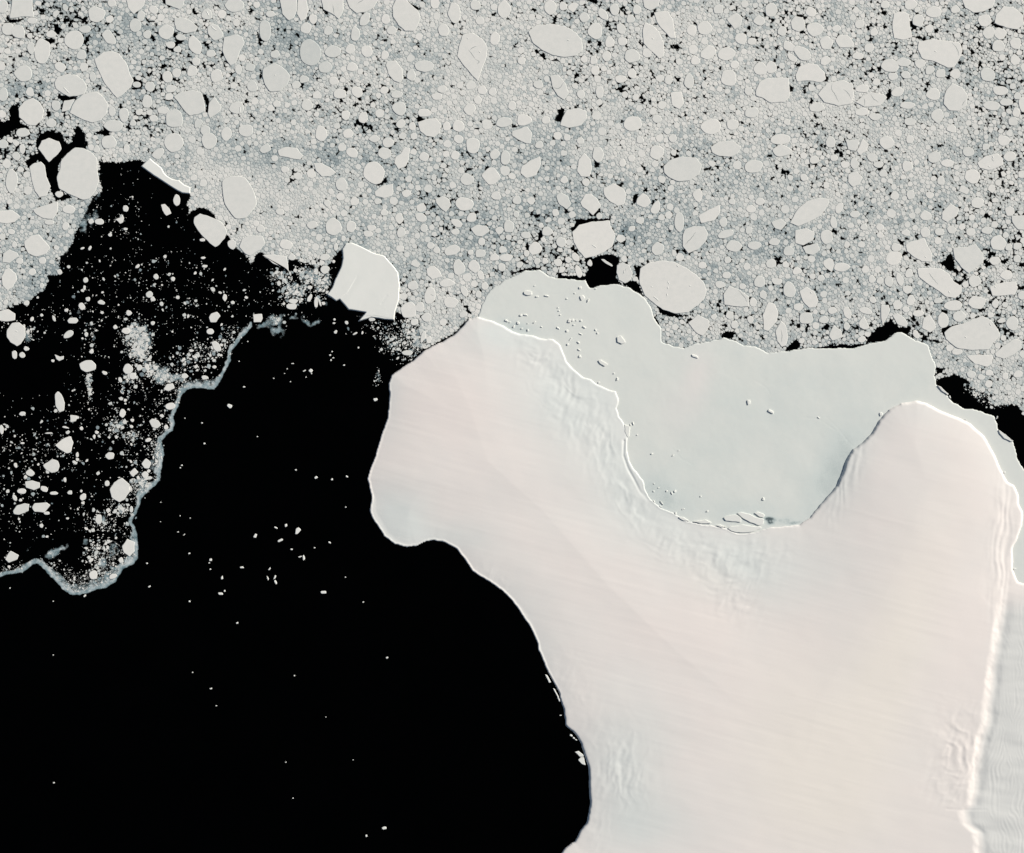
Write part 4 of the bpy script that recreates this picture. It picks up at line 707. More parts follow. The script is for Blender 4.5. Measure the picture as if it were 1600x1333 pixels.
def blob_mesh(name, P, ux, uy, t, ztop, tone, mat, side=0.35, bev=.18, flat=False, **tags):
    """one joined mesh of many flat-topped floes with bevelled rims"""
    n, K = t.shape
    zt = np.broadcast_to(ztop, (n,)).astype(float)
    X0 = P[:, :1] + ux * t; Y0 = P[:, 1:] + uy * t
    ti = np.maximum(t - bev, t * .75)
    X1 = P[:, :1] + ux * ti; Y1 = P[:, 1:] + uy * ti
    top = np.stack([X1 - 800, 666.5 - Y1, np.repeat(zt[:, None], K, 1)], 2)
    rim = np.stack([X0 - 800, 666.5 - Y0, np.repeat((zt - side)[:, None], K, 1)], 2)
    V = np.concatenate([top, rim], 1).reshape(-1, 3)
    base = (np.arange(n) * 2 * K)[:, None]
    k = np.arange(K)
    topf = (base + k[::-1][None]).ravel()            # y is flipped, so reverse the winding
    k2 = (k + 1) % K
    q = np.stack([base + k[None], base + k2[None], base + K + k2[None], base + K + k[None]], 2).reshape(-1)
    ff = np.concatenate([topf, q]); sz = np.concatenate([np.full(n, K), np.full(n * K, 4)])
    if flat:                                         # crumbs too fine to show a side
        V = top.reshape(-1, 3); ff = ((np.arange(n) * K)[:, None] + k[::-1][None]).ravel(); sz = np.full(n, K)
        o = make_mesh(name, V, ff, sz, mat, {'tone': np.repeat(tone, K)}); tag(o, **tags); return o
    # rim tone set slightly darker than the top
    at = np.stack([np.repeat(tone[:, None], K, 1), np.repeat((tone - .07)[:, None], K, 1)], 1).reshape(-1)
    o = make_mesh(name, V, ff, sz, mat, {'tone': at})
    tag(o, **tags)
    return o
gapv = np.where(rs2.rand(N) < .35, .0, rs2.uniform(.05, .65, N))[:, None]
ux, uy, t = power_polys(P, RD, 7, gapv, 1.62, rs2)
t = clip_free(P, RD, ux, uy, t, free)
teal = tealness(P[:, 0], P[:, 1])
patch = fbm(P[:, 0] / 26, P[:, 1] / 20, 101, 3)
tone = .97 - .55 * teal * (1.25 - patch) * np.clip(1.25 - RD / 6.0, .12, 1) - rs2.rand(N)**2 * .42 * (RD < 3) - rs2.rand(N) * .07
tone = tone + .25 * gauss(P[:, 0], P[:, 1], 372, 300, 32, 32)
bl_ = blend(P[:, 0], P[:, 1]) * .7
tone = tone * (1 - bl_) + (.90 - .16 * teal) * bl_
tone = np.clip(tone, .33, .985)
zt = .36 + rs2.rand(N) * .12 + (RD > 3) * .05
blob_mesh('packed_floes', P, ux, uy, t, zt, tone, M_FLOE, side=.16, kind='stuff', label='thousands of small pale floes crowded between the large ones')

# fine brash between them
D = edt(cur, 4)
ii, jj = np.nonzero(free & (rs2.rand(GH, GW) < .13))
bx = XX[ii, jj] + rs2.uniform(-.5, .5, len(ii)); by = YY[ii, jj] + rs2.uniform(-.5, .5, len(ii))
w8 = rs2.rand(len(bx)) > holes(bx, by) * 1.4 + .05
BP = np.stack([bx[w8], by[w8]], 1); nb_ = len(BP)
th = rs2.uniform(0, 6.28, (nb_, 1)) + np.arange(6)[None] * math.pi / 3 + rs2.uniform(-.3, .3, (nb_, 6))
tt = rs2.uniform(.45, 1.15, (nb_, 1)) * rs2.uniform(.7, 1.2, (nb_, 6))
tb = np.clip(.80 + .12 * blend(BP[:, 0], BP[:, 1]) - .40 * tealness(BP[:, 0], BP[:, 1]) - rs2.rand(nb_) * .28, .2, .95)
blob_mesh('brash_ice', BP, np.cos(th), np.sin(th), tt, .22 + rs2.rand(nb_) * .16, tb, M_FLOE, side=.12, bev=.1, flat=True, kind='stuff', label='fine grey brash ice filling the gaps between floes')

# slush film under the pack
slm = packm & ~lead
sd_s = edt(slm, 4)
def slush_h(x, y):
    xi = np.clip((x - GX0).astype(int), 0, GW - 1); yi = np.clip((y - GY0).astype(int), 0, GH - 1)
    return np.where(slm[yi, xi] & ~solid[yi, xi], .15, -9)
def sl_d(x, y):
    xi = np.clip((x - GX0).astype(int), 0, GW - 1); yi = np.clip((y - GY0).astype(int), 0, GH - 1)
    e = np.clip(sd_s[yi, xi] / 3, .15, 1)
    return np.clip(.92 - .55 * openness(x, y) - holes(x, y) * 1.3 + (fbm(x / 16, y / 16, 121, 3) - .5) * .2, 0, 1) * e
def sl_s(x, y): return np.clip(.22 * blend(x, y) +.93 - .55 * tealness(x, y) + (fbm(x / 30, y / 30, 131, 3) - .5) * .3, 0, 1)
o = sheet('slush', GX0 + 1, GX0 + GW - 2, GY0 + 1, GY0 + GH - 2, 1.9, slush_h, M_THIN, {'cover': sl_d, 'shade': sl_s}, cut=0, smooth=False, kind='stuff', label='grey blue slush film between the floes')
# every vertex of the film lies at one level
co = np.empty(len(o.data.vertices) * 3, np.float32); o.data.vertices.foreach_get('co', co); co[2::3] = .15; o.data.vertices.foreach_set('co', co); o.data.update()

# ------------------------------------------------------------------ strewn field in the open water, lower left
STREWN = [(-70,500),(0,485),(22,480),(47,470),(72,450),(75,430),(96,427),(92,415),(94,400),(117,372),(135,332),(145,310),(157,296),(160,262),(215,262),(235,272),(265,292),(285,305),(288,340),(310,345),(335,385),(360,395),(400,415),(450,425),(480,415),(520,410),(530,425),(515,450),(512,470),(500,495),(470,492),(440,500),(415,498),(394,510),(375,530),(362,545),(360,560),(347,572),(338,595),(290,602),(276,640),(268,660),(262,674),(250,690),(252,712),(246,735),(240,750),(215,780),(206,803),(203,820),(208,840),(208,868),(185,886),(165,905),(135,915),(108,915),(95,905),(62,872),(30,885),(-70,900)]
RIM = [(-40,915),(-20,909),(0,902),(16,897),(35,895),(51,882),(60,881),(70,890),(84,905),(96,919),(108,928),(124,930),(146,923),(165,919),(181,909),(192,889),(208,882),(215,873),(216,858),(215,843),(212,827),(206,816),(209,808),(213,803),(218,790),(221,779),(232,767),(245,756),(250,751),(253,730),(257,711),(254,697),(252,689),(260,680),(270,673),(273,662),(271,651),(279,635),(281,626),(285,616),(292,609),(305,606),(320,607),(335,608),(342,598),(347,590),(352,580),(361,563),(361,550),(366,543),(374,533),(394,510)]
RIMW = [(-40,8),(60,9),(70,6),(108,22),(146,24),(181,26),(215,20)]
def strew_density(x, y):
    s = .10 + gsum(x, y, [(.28, 270, 480, 120, 60, 20), (.2, 130, 500, 60, 60, 0), (.9, 208, 520, 22, 18, 0), (1.0, 216, 550, 22, 22, 0), (.9, 240, 580, 30, 14, 30), (.9, 265, 590, 20, 12, 0), (.5, 205, 590, 20, 10, 0), (.6, 190, 650, 22, 45, 10), (.55, 210, 690, 25, 30, 0), (.7, 250, 640, 14, 30, 20), (.5, 220, 620, 40, 20, 0),
        (.9, 137, 600, 5, 32, -8), (.6, 145, 520, 6, 45, -5), (.5, 150, 480, 14, 16, 0), (.35, 60, 500, 30, 25, 0), (.6, 45, 520, 10, 12, 0), (.35, 80, 710, 70, 60, 0), (.25, 30, 820, 40, 25, 0), (.5, 155, 870, 30, 45, 30), (.8, 180, 800, 30, 24, 20), (.9, 212, 750, 18, 24, 30), (.5, 240, 700, 12, 20, 0), (.7, 150, 830, 30, 30, 0), (.5, 190, 850, 16, 24, 0),
        (.25, 190, 330, 40, 40, 0), (.2, 250, 430, 80, 40, 20), (.8, 490, 430, 30, 20, 30), (.9, 470, 455, 28, 18, 0), (.7, 440, 440, 24, 10, -20), (.5, 420, 420, 24, 14, 30), (.4, 350, 540, 40, 24, -30), (.45, 315, 570, 30, 20, 0), (.4, 20, 760, 40, 60, 0), (.25, 120, 640, 70, 60, 0), (.35, 345, 590, 12, 12, 0),
        (-.10, 240, 350, 40, 50, 0), (-.10, 330, 400, 50, 18, 30), (-.3, 45, 585, 60, 40, 0), (-.15, 100, 760, 20, 20, 0), (-.25, 110, 880, 22, 16, -20), (-.15, 60, 850, 50, 12, 0), (-.12, 180, 760, 20, 20, 0), (-.1, 270, 300, 30, 30, 0)])
    return np.clip(s, 0, 1.1)
rs3 = np.random.RandomState(33)
n = 150000
sx, sy = rs3.uniform(-60, 540, n), rs3.uniform(255, 925, n)
_, ins = seg_dist(sx, sy, STREWN)
clump = fbm(sx / 9, sy / 9, 141, 3)
pr = strew_density(sx, sy) * np.clip((clump - .34) * 3.0, .05, 1.5) * .27
k = ins & (rs3.rand(n) < pr)
def not_on(x, y, M=occ2):
    xi = np.clip((x - GX0).astype(int), 0, M.shape[1] - 1); yi = np.clip((y - GY0).astype(int), 0, M.shape[0] - 1)
    return ~M[yi, xi]
k &= not_on(sx, sy)
DP = np.stack([sx[k], sy[k]], 1)
# right-hand cluster below the tabular berg, plus strays
CL = [(213,522,15,14,0,1,420),(217,548,14,14,0,1,420),(226,535,10,12,0,1,200),(238,578,16,10,30,1,260),(262,590,16,8,10,1,200),(205,590,10,8,0,1,90),(139,600,4,22,-8,1,150),(45,522,6,8,0,1,60),(440,432,16,8,10,1,200),(485,432,22,14,30,1,420),(462,455,20,10,0,1,300),(505,445,12,22,10,1,220),(432,500,9,6,0,1,110),(455,470,26,8,0,.6,120),(340,540,34,18,-35,1,220),(300,560,30,18,-20,1,260),(180,668,10,12,20,1,140),(208,680,12,9,10,1,140),(160,865,22,26,30,1,300),(190,795,16,10,30,1,160),(222,752,12,16,30,1,200),(245,705,6,18,0,1,120),(655,528,18,20,20,.9,900),(668,545,12,10,-30,.8,350),(640,510,16,10,20,.9,300),(625,535,26,20,30,.6,420),(605,528,20,10,30,.5,140),(640,560,20,16,-40,.35,120),(590,590,6,14,0,.5,40),(595,510,20,8,10,.5,80),(560,515,20,8,0,.3,20),(1530,612,22,10,20,1,300),(1560,625,24,10,0,1,200)]
ex = []
for cx, cy, rx, ry, an, de, m in CL:
    q = rs3.randn(m, 2) * .6 * (rx, ry); a = R(an)
    ex.append(np.stack([cx + q[:, 0] * math.cos(a) - q[:, 1] * math.sin(a), cy + q[:, 0] * math.sin(a) + q[:, 1] * math.cos(a)], 1))
ex = np.vstack(ex)
_, i1 = seg_dist(ex[:, 0], ex[:, 1], SH); _, i2 = seg_dist(ex[:, 0], ex[:, 1], TB); _, i3 = seg_dist(ex[:, 0], ex[:, 1], FS)
d1, _ = seg_dist(ex[:, 0], ex[:, 1], SH)
ex = ex[~i1 & ~i2 & ~i3 & (d1 > 2.5) & not_on(ex[:, 0], ex[:, 1])]
n0 = len(DP); DP = np.vstack([DP, ex[rs3.rand(len(ex)) < .62]]); nd = len(DP)
dn = strew_density(DP[:, 0], DP[:, 1])
rad = .42 + rs3.pareto(1.9, nd) * .5
rad[n0:] *= 1.3; rad = np.clip(rad, .3, 3.4) * (.85 + .3 * np.clip(dn, 0, 1))
isdim = rs3.rand(nd) < .25
asp = rs3.uniform(.38, 1.0, (nd, 1)); pa = rs3.uniform(0, 3.14, (nd, 1))
th = rs3.uniform(0, 6.28, (nd, 1)) + (np.arange(7)[None] + rs3.uniform(-.3, .3, (nd, 7))) * 2 * math.pi / 7
q = 1 / np.sqrt(np.cos(th - pa)**2 + (np.sin(th - pa) / asp)**2)
tt = rad[:, None] * q * rs3.uniform(.82, 1.15, (nd, 7))
tn = np.where(isdim, rs3.uniform(.12, .5, nd), rs3.uniform(.62, 1.0, nd))
blob_mesh('drifting_fragments', DP, np.cos(th), np.sin(th), tt, .30 + rs3.rand(nd) * .2, tn, M_FLOE, side=.25, bev=.15, kind='stuff', label='countless ice crumbs strewn over the black water')

# grease ice: the curved rim and patches in the strewn field
GP = [(1.0,213,522,16,16,0),(.9,226,532,10,14,0),(.9,216,552,15,13,0),(.8,240,575,12,8,30),(1,257,585,14,11,-40),(1,250,592,10,6,0),(.9,284,568,6,12,35),(.9,276,590,10,6,0),(.8,196,597,7,3,-20),(.9,45,524,8,12,10),(.8,118,486,9,5,0),(.6,76,697,5,9,-20),(.5,88,708,4,6,20),(1.0,140,605,4,22,-8),(.8,146,524,3,16,-5),
(.8,188,662,7,6,-30),(.7,205,678,7,6,0),(1.3,430,500,12,7,10),(1.4,432,516,11,9,25),(1.3,458,494,15,4.5,0),(1,408,508,10,5,-20),(.5,510,473,6,6,0),(.7,466,452,12,7,20),(.6,495,430,12,5,60),(.6,400,418,6,5,0),(.6,640,522,7,6,60),(.7,612,540,16,3,-40),(.6,600,528,12,2.5,20),(.8,652,540,10,8,0),(.9,592,588,4,9,0),(.7,588,602,2,6,30),(.5,660,520,8,8,0),
(1,160,880,12,9,20),(.9,176,862,10,14,25),(.8,160,812,6,9,25),(.8,135,845,9,5,-50),(1.1,88,862,9,6,-28),(1.1,100,854,8,4,-28),(1,76,868,10,6,-20),(.8,45,858,5,4,-50),(.7,58,842,6,3,-30),(.8,237,727,8,9,0),(.8,222,757,12,10,0),(.6,570,492,12,3,-15),(.7,146,338,10,12,30),(.9,153,298,5,14,10),(.9,130,352,10,14,0),(1.2,480,504,10,3,30),(1.1,494,504,9,3,-30),(.9,485,430,16,10,20),(.8,465,450,16,8,0),(.7,510,440,8,18,0)]
RA = rough(RIM, 3.0, .10, np.random.RandomState(17), closed=False)
RO = np.vstack([RA, [(394,400),(-40,400)]])
def rim_d(x, y):
    d, _ = seg_dist(x, y, RA, closed=False)
    _, ins = seg_dist(x, y, RO)
    sd_ = np.where(ins, d, -d * 3)
    wd = 7.5 + 12 * np.clip(gsum(x, y, [(1, 118, 915, 34, 18, 0), (1.1, 170, 900, 26, 22, -30), (1, 205, 862, 12, 22, 0), (.5, 245, 715, 8, 22, 0), (.6, 290, 600, 20, 14, 0), (.7, 225, 760, 12, 16, 0), (.4, 320, 600, 20, 12, 0), (.5, 90, 900, 16, 14, 0), (.3, 40, 888, 40, 10, 0)]), 0, 1.3)
    wd = wd * (.35 + 1.2 * fbm(x / 9, y / 9, 151, 3))
    e = sst(-2.0, 2.4, sd_) * (1 - sst(wd * .55, wd * 1.2, sd_))
    e = e * (1 - .55 * sst(3, 7, sd_) * (fbm(x / 7, y / 7, 153, 2) > .52))
    return e, sd_
def gr_d(x, y):
    e, _ = rim_d(x, y)
    p = np.clip(gsum(x, y, GP), 0, 1.2) * np.clip((fbm(x / 6, y / 6, 161, 3) - .25) * 2.6, 0, 1.4)
    return np.clip(np.maximum(e * 1.15, p * .9) - .08, 0, 1)
def gr_s(x, y):
    e, sd_ = rim_d(x, y)
    return np.clip(.30 + .62 * fbm(x / 8, y / 8, 171, 3) + .16 * sst(0, 5, sd_) * (1 - sst(7, 12, sd_)) - .25 * (sd_ < -4) * 0, 0, 1)
def gr_h(x, y): return np.where(gr_d(x, y) > .03, .12, -9)
o = sheet('grease_ice', -40, 690, 270, 945, 1.0, gr_h, M_FILM, {'cover': gr_d, 'shade': gr_s}, cut=0, smooth=False, kind='stuff', label='teal grey grease ice ribbon curving along the drift edge')
co = np.empty(len(o.data.vertices) * 3, np.float32); o.data.vertices.foreach_get('co', co); co[2::3] = .12; o.data.vertices.foreach_set('co', co); o.data.update()
# brash caught in the grease ice
n = 170000
gx, gy = rs3.uniform(-40, 690, n), rs3.uniform(270, 945, n)
e, sd_ = rim_d(gx, gy)
bl = gsum(gx, gy, [(1, 118, 915, 34, 18, 0), (1.1, 165, 895, 30, 24, -30), (1, 203, 862, 16, 26, 0), (.6, 243, 715, 14, 26, 0), (.6, 285, 603, 24, 16, 0), (.8, 222, 760, 18, 22, 0), (.5, 90, 900, 22, 18, 0), (.5, 30, 890, 40, 10, 0), (.7, 255, 690, 12, 30, 0)])
pp = np.clip(e, 0, 1) * sst(3.5, 7, sd_) * 1.0 + (sd_ > 4) * np.clip(bl, 0, 1) * .95 * np.clip((fbm(gx / 8, gy / 8, 157, 3) - .36) * 6, 0, 1) * (sd_ < 34) + np.clip(gsum(gx, gy, GP), 0, 1) * .22 * (fbm(gx / 6, gy / 6, 161, 3) > .45)
k = (rs3.rand(n) < pp) & not_on(gx, gy)
_, i2 = seg_dist(gx, gy, TB); k &= ~i2
DP = np.stack([gx[k], gy[k]], 1); nd = len(DP)
th = rs3.uniform(0, 6.28, (nd, 1)) + (np.arange(6)[None] + rs3.uniform(-.3, .3, (nd, 6))) * math.pi / 3
tt = (.35 + rs3.pareto(2.6, (nd, 1)).clip(0, 4) * .38) * rs3.uniform(.75, 1.15, (nd, 6))
blob_mesh('rim_brash', DP, np.cos(th), np.sin(th), tt, .26 + rs3.rand(nd) * .15, rs3.uniform(.5, .98, nd), M_FLOE, side=.14, bev=.1, flat=True, kind='stuff', label='crushed brash ice caught in the grease ice rim')

# ------------------------------------------------------------------ single floes and bergs
def slab(name, p, ztop, mat, tone=None, bev=.45, zb=-.3, drop=.3, crown=0.0):
    """a plate of ice: flat top, bevelled shoulder, upright side; p counter-clockwise after the flip"""
    p = np.asarray(p, float)
    if area(p) > 0: p = p[::-1]                # plan y points down
    c = p.mean(0)
    nx = np.roll(p, -1, 0) - np.roll(p, 1, 0); L = np.hypot(nx[:, 0], nx[:, 1])[:, None] + 1e-9
    nrm = np.stack([nx[:, 1], -nx[:, 0]], 1) / L
    size = math.sqrt(abs(area(p)))
    b = min(bev, size * .16)
    ins = p - nrm * b
    t1 = c + (p - c) * .999
    # keep the inset on the inner side
    if abs(area(ins)) > abs(area(p)): ins = p + nrm * b
    n = len(p)
    org = np.array([c[0] - 800, 666.5 - c[1]])
    def lv(q, z): w_ = W(q) - org; return np.column_stack([w_, np.full(n, z)])
    V = np.vstack([lv(ins, ztop), lv(p, ztop - drop), lv(p, zb)])
    k = np.arange(n); k2 = (k + 1) % n
    f = list(k); sz = [n]
    for a in (0, n):
        q = np.stack([a + k2, a + k, a + n + k, a + n + k2], 1); f += q.ravel().tolist(); sz += [4] * n
    at = None
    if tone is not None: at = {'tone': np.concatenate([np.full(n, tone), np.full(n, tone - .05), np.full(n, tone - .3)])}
    o = make_mesh(name, V, f, sz, mat, at)
    o.location = (org[0], org[1], 0)
    return o, c

LM = [((1052,448),'the giant floe against the fast ice'),((927,373),'the broad floe above the black pool'),((868,62),'the huge lens shaped floe'),((178,117),'the tall pentagonal floe'),((140,168),'the broad blunt floe at upper left'),((122,270),'the tall oval beside black water'),((1066,264),'the smooth egg shaped floe'),
((573,440),'the tabular iceberg'),((258,275),'the strip shaped iceberg'),((632,28),'the big floe at top centre'),((431,120),'the round floe with notched top'),((485,83),'the grey oval floe'),((740,88),'the cracked pale floe'),((1328,150),'the shattered patch of floes'),((1495,153),'the round floe near right edge'),((1470,80),'the wide wedge shaped floe'),
((1408,40),'the tall boxy floe'),((1207,140),'the barrel shaped floe'),((1265,113),'the half moon floe'),((1520,523),'the long flat floe lower right'),((1268,328),'the slanted leaf shaped floe'),((1513,402),'the pale floe by a black hole'),((1434,391),'the blunt shield shaped floe'),((1086,373),'the pale floe with one crack'),
((895,183),'the floe with black notch beside'),((328,355),'the floe jutting into black water'),((395,383),'the second jutting floe'),((25,522),'the egg floe in strewn water'),((188,765),'the round floe in lower left drift'),((55,384),'the rounded left edge floe'),((136,572),'the lone angular dark water floe'),((298,162),'the floe split by black crack'),
((772,28),'the top edge centre right'),((1100,20),'the top edge right of centre'),((585,270),'the round floe above the tabular berg'),((310,80),'the twin floes at upper left'),((1290,490),'the lobe of pack above the bay'),((700,400),'the pack right of the tabular berg'),((90,700),'the lower left wedge floe'),((1590,260),'the right edge'),((960,300),'the pair of hanging floes'),((1180,500),'the diamond floe above the bay'),((45,80),'the upper left corner')]
def dirword(dx, dy):
    a = math.degrees(math.atan2(dy, dx)) % 360
    return ['right of', 'lower right of', 'below', 'lower left of', 'left of', 'upper left of', 'above', 'upper right of'][int(((a + 22.5) % 360) // 45)]
used = set()
def shape_words(p):
    q = p - p.mean(0); ev = np.sqrt(np.linalg.eigvalsh(np.cov(q.T)))
    asp = ev[1] / max(ev[0], 1e-6)
    ew, V = np.linalg.eigh(np.cov(q.T)); v = V[:, 1]; ang = abs(math.degrees(math.atan2(v[1], v[0]))) % 180
    if asp < 1.13: return 'roundish'
    tall = 45 < ang < 135
    if asp < 1.45: return 'oval tall' if tall else 'oval wide'
    return 'long upright' if tall else 'long sideways'
def size_word(A, kind):
    if kind == 'floe':
        for lim, wd in ((2200, 'enormous'), (900, 'large'), (420, 'fairly large'), (220, 'medium'), (120, 'smallish')):
            if A > lim: return wd
        return 'small'
    for lim, wd in ((60, 'big'), (22, 'medium'), (9, 'small')):
        if A > lim: return wd
    return 'tiny'
def dist_word(d):
    return 'just' if d < 28 else ('close' if d < 50 else ('some way' if d < 85 else 'far'))
def describe(noun, A, p, c, marks, kind, where=''):
    near = sorted(marks, key=lambda m: (m[0][0] - c[0])**2 + (m[0][1] - c[1])**2)
    sw, zw = shape_words(p), size_word(A, kind)
    first = None
    for (lc, ln) in near[:5]:
        d = math.hypot(c[0] - lc[0], c[1] - lc[1])
        if d < 6:
            s = f'{zw} {sw} {noun}, {ln.replace("the ", "", 1)} itself' if False else None
            s = f'{ln} in the drifting pack' if kind == 'floe' else f'{ln}, a {zw} {sw} berg'
        else:
            s = f'{zw} {sw} {noun}{where} {dist_word(d)} {dirword(c[0] - lc[0], c[1] - lc[1])} {ln}'
        if first is None: first = s
        if s not in used and len(s.split()) <= 16:
            used.add(s); return s
    (l1, n1), (l2, n2) = near[0], near[1]
    for a, b in ((0, 1), (0, 2), (1, 2), (0, 3), (1, 3), (2, 3)):
        n1, n2 = near[a][1], near[b][1]
        s = f'{sw} {noun} between {n1} and {n2}'
        if s not in used and len(s.split()) <= 16:
            used.add(s); return s
        for ex_ in ('whiter', 'angular', 'neat'):
            pass
    return None

NIND = 292
singles = []
rest = []
cnt = 0
for A, p in floes:
    c = p.mean(0)
    vis = (p[:, 0].max() > 2 and p[:, 0].min() < 1598 and p[:, 1].max() > 2)
    rv = (int(abs(c[0] * 37 + c[1] * 91)) % 97) / 97
    tl = float(tealness(np.array([c[0]]), np.array([c[1]]))[0])
    tn = .965 - .10 * rv - .10 * tl * (1 if A < 400 else .45)
    if c[0] < 420 and c[1] < 300: tn -= .05
    if 380 < c[0] < 520 and 40 < c[1] < 200: tn -= .05
    if abs(c[0] - 485) < 8 and abs(c[1] - 83) < 10: tn -= .14
    if abs(c[0] - 372) < 8 and abs(c[1] - 306) < 12: tn = .86
    zt = .62 + .3 * rv + min(.25, A / 6000)
    if cnt < NIND and vis:
        lab = describe('floe', A, p, c, LM, 'floe')
        if lab is None:
            rest.append((A, p, zt, tn)); continue
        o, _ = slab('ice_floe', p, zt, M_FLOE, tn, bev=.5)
        tag(o, lab, 'ice floe', 'ice floes in the drifting pack'); cnt += 1
        singles.append((o, p, c, zt))
    else: rest.append((A, p, zt, tn))
# the smaller surveyed floes, joined
V = []; F = []; S = []; T = []; off = 0
for A, p, zt, tn in rest:
    if area(p) > 0: p = p[::-1]
    n = len(p); c = p.mean(0); ins = c + (p - c) * (1 - .4 / max(2.0, math.sqrt(A) * .5))
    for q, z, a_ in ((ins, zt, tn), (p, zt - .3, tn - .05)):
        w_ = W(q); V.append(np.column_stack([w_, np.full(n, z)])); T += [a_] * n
    k = np.arange(n); k2 = (k + 1) % n
    F += (off + k).tolist(); S.append(n)
    F += np.stack([off + k2, off + k, off + n + k, off + n + k2], 1).ravel().tolist(); S += [4] * n
    off += 2 * n
if V:
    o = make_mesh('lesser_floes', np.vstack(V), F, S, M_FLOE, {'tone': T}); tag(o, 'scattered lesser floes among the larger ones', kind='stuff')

# the two big bergs: height fields of their own
def berg_field(name, P, top, extra, label, wbev=1.2):
    x0, y0 = P.min(0) - 3; x1, y1 = P.max(0) + 3
    def h(x, y):
        d, ins = seg_dist(x, y, P); sd_ = np.where(ins, d, -d)
        z = np.clip((sd_ + wbev * .4) / wbev, -1, 1) * top
        i = np.clip(sd_ / 2, 0, 1)
        return z + i * (extra(x, y) + (fbm(x / 14, y / 14, 181, 3) - .5) * .12)
    o = sheet(name, x0, x1, y0, y1, .5, h, M_BERG, {}, cut=-.5, smooth=True)
    c = P.mean(0); off = np.array([c[0] - 800, 666.5 - c[1], 0], np.float32)
    co = np.empty(len(o.data.vertices) * 3, np.float32); o.data.vertices.foreach_get('co', co)
    co = (co.reshape(-1, 3) - off).ravel(); o.data.vertices.foreach_set('co', co); o.data.update(); o.location = off
    tag(o, label, 'iceberg'); return o
def tab_extra(x, y):
    ln = [(557, 433), (549, 447), (543, 457), (531, 467)]
    d, _ = seg_dist(x, y, ln, closed=False)
    side = (x - np.interp(y, [433, 447, 457, 467], [557, 549, 543, 531]))
    z = np.exp(-(d / 6)**2) * np.where(side > 0, -.24, .06) * sst(425, 445, y) * (y < 472)
    d2, _ = seg_dist(x, y, [(604, 462), (596, 474)], closed=False)
    d3, _ = seg_dist(x, y, [(561, 501), (572, 495), (584, 494), (600, 497), (614, 499)], closed=False)
    return z - .10 * np.exp(-(d2 / 2)**2) - .35 * np.exp(-(d3 / 1.2)**2) + .5 * np.exp(-((x - 540) / 20)**2) * .5
berg_field('tabular_iceberg', TB, 2.3, tab_extra, 'large tabular iceberg with white upper right cliff at the black water edge')
berg_field('strip_iceberg', ST, 1.6, lambda x, y: 0 * x, 'long narrow strip shaped iceberg slanting along the upper black water')

FM = [((770,448),'the fast ice upper left tip'),((838,458),'the flat angular berg up the bay'),((905,466),'the paired bergs by the upper crack'),((875,495),'the short row of three bergs'),((895,505),'the leaning berg in the field'),((915,525),'the middle of the berg field'),((900,550),'the lowest of the berg field'),((970,532),'the five sided flat berg'),
((942,567),'the long trapezoid berg'),((805,510),'the grey patch by the shelf'),((985,672),'the calved slab at the bend'),((1018,710),'the sparse dots below the bend'),((1050,768),'the cluster above the lower bay'),((1035,786),'the slivers by the shelf foot'),((1150,802),'the fan of slabs'),((1190,815),'the dark thin ice patch'),((1085,557),'the lone bar near bay top'),((1170,630),'the lone upright berg mid bay'),((1475,615),'the northern crescent sliver'),((1575,680),'the eastern crescent sliver'),((1376,650),'the east lobe shoulder')]
OM = [((360,634),'the lone square berg'),((445,830),'the upper berg swarm'),((470,868),'the middle berg pair'),((427,905),'the lower left swarm'),((505,925),'the lone diamond berg'),((345,910),'the left column of bergs'),((500,745),'the row of three dots'),((330,885),'the small vertical chain'),((600,1295),'the pair near bottom edge'),((370,973),'the lone speck left of centre'),((330,1077),'the diagonal trio of specks'),((604,1027),'the bright lone speck'),
((485,578),'the pair off the drift edge'),((520,560),'the tight little chain'),((458,580),'the dots below the drift'),((83,1024),'the far left specks'),((860,1065),'the slivers hugging the coast'),((907,1185),'the twin slabs by the coast'),((895,1150),'the coastal rubble'),((285,835),'the faint dots by the rim'),((130,935),'the rim foot'),((318,685),'the upper dots by the rim')]
def bergs(data, marks, noun, group, z0, name, where):
    for ox, oy, s, L in data:
        for it in L:
            p = outline_from(it, ox, oy, s, rsd, 1.0, sharp=True)
            c = p.mean(0)
            if not isinstance(it, list) and marks is FM: p = c + (p - c) * .88
            A = abs(area(p))
            if A < .9: p = c + (p - c) * math.sqrt(.9 / A); A = .9
            lab = describe(noun, A, p, c, marks, 'berg', '')
            g = group
            if lab is None:
                near = min(marks, key=lambda m: (m[0][0] - c[0])**2 + (m[0][1] - c[1])**2)
                lab = f'tiny white berg speck near {near[1]}'
                g = group
            top = z0 + min(1.15, .4 + .18 * math.sqrt(A))
            big = isinstance(it, list) and marks is FM
            o, _ = slab(name, p, z0 + 1.3 if big else top, M_BERG, None, bev=.35 if big else .55, zb=z0 - .9, drop=.3 if big else .45)
            tag(o, lab, 'iceberg', g)
bergs(BG, FM, 'berg', 'bergs frozen into the fast ice', .8, 'frozen_berg', '')
bergs(OW, OM, 'berg', 'bergs adrift in open water', 0.1, 'drifting_berg', '')

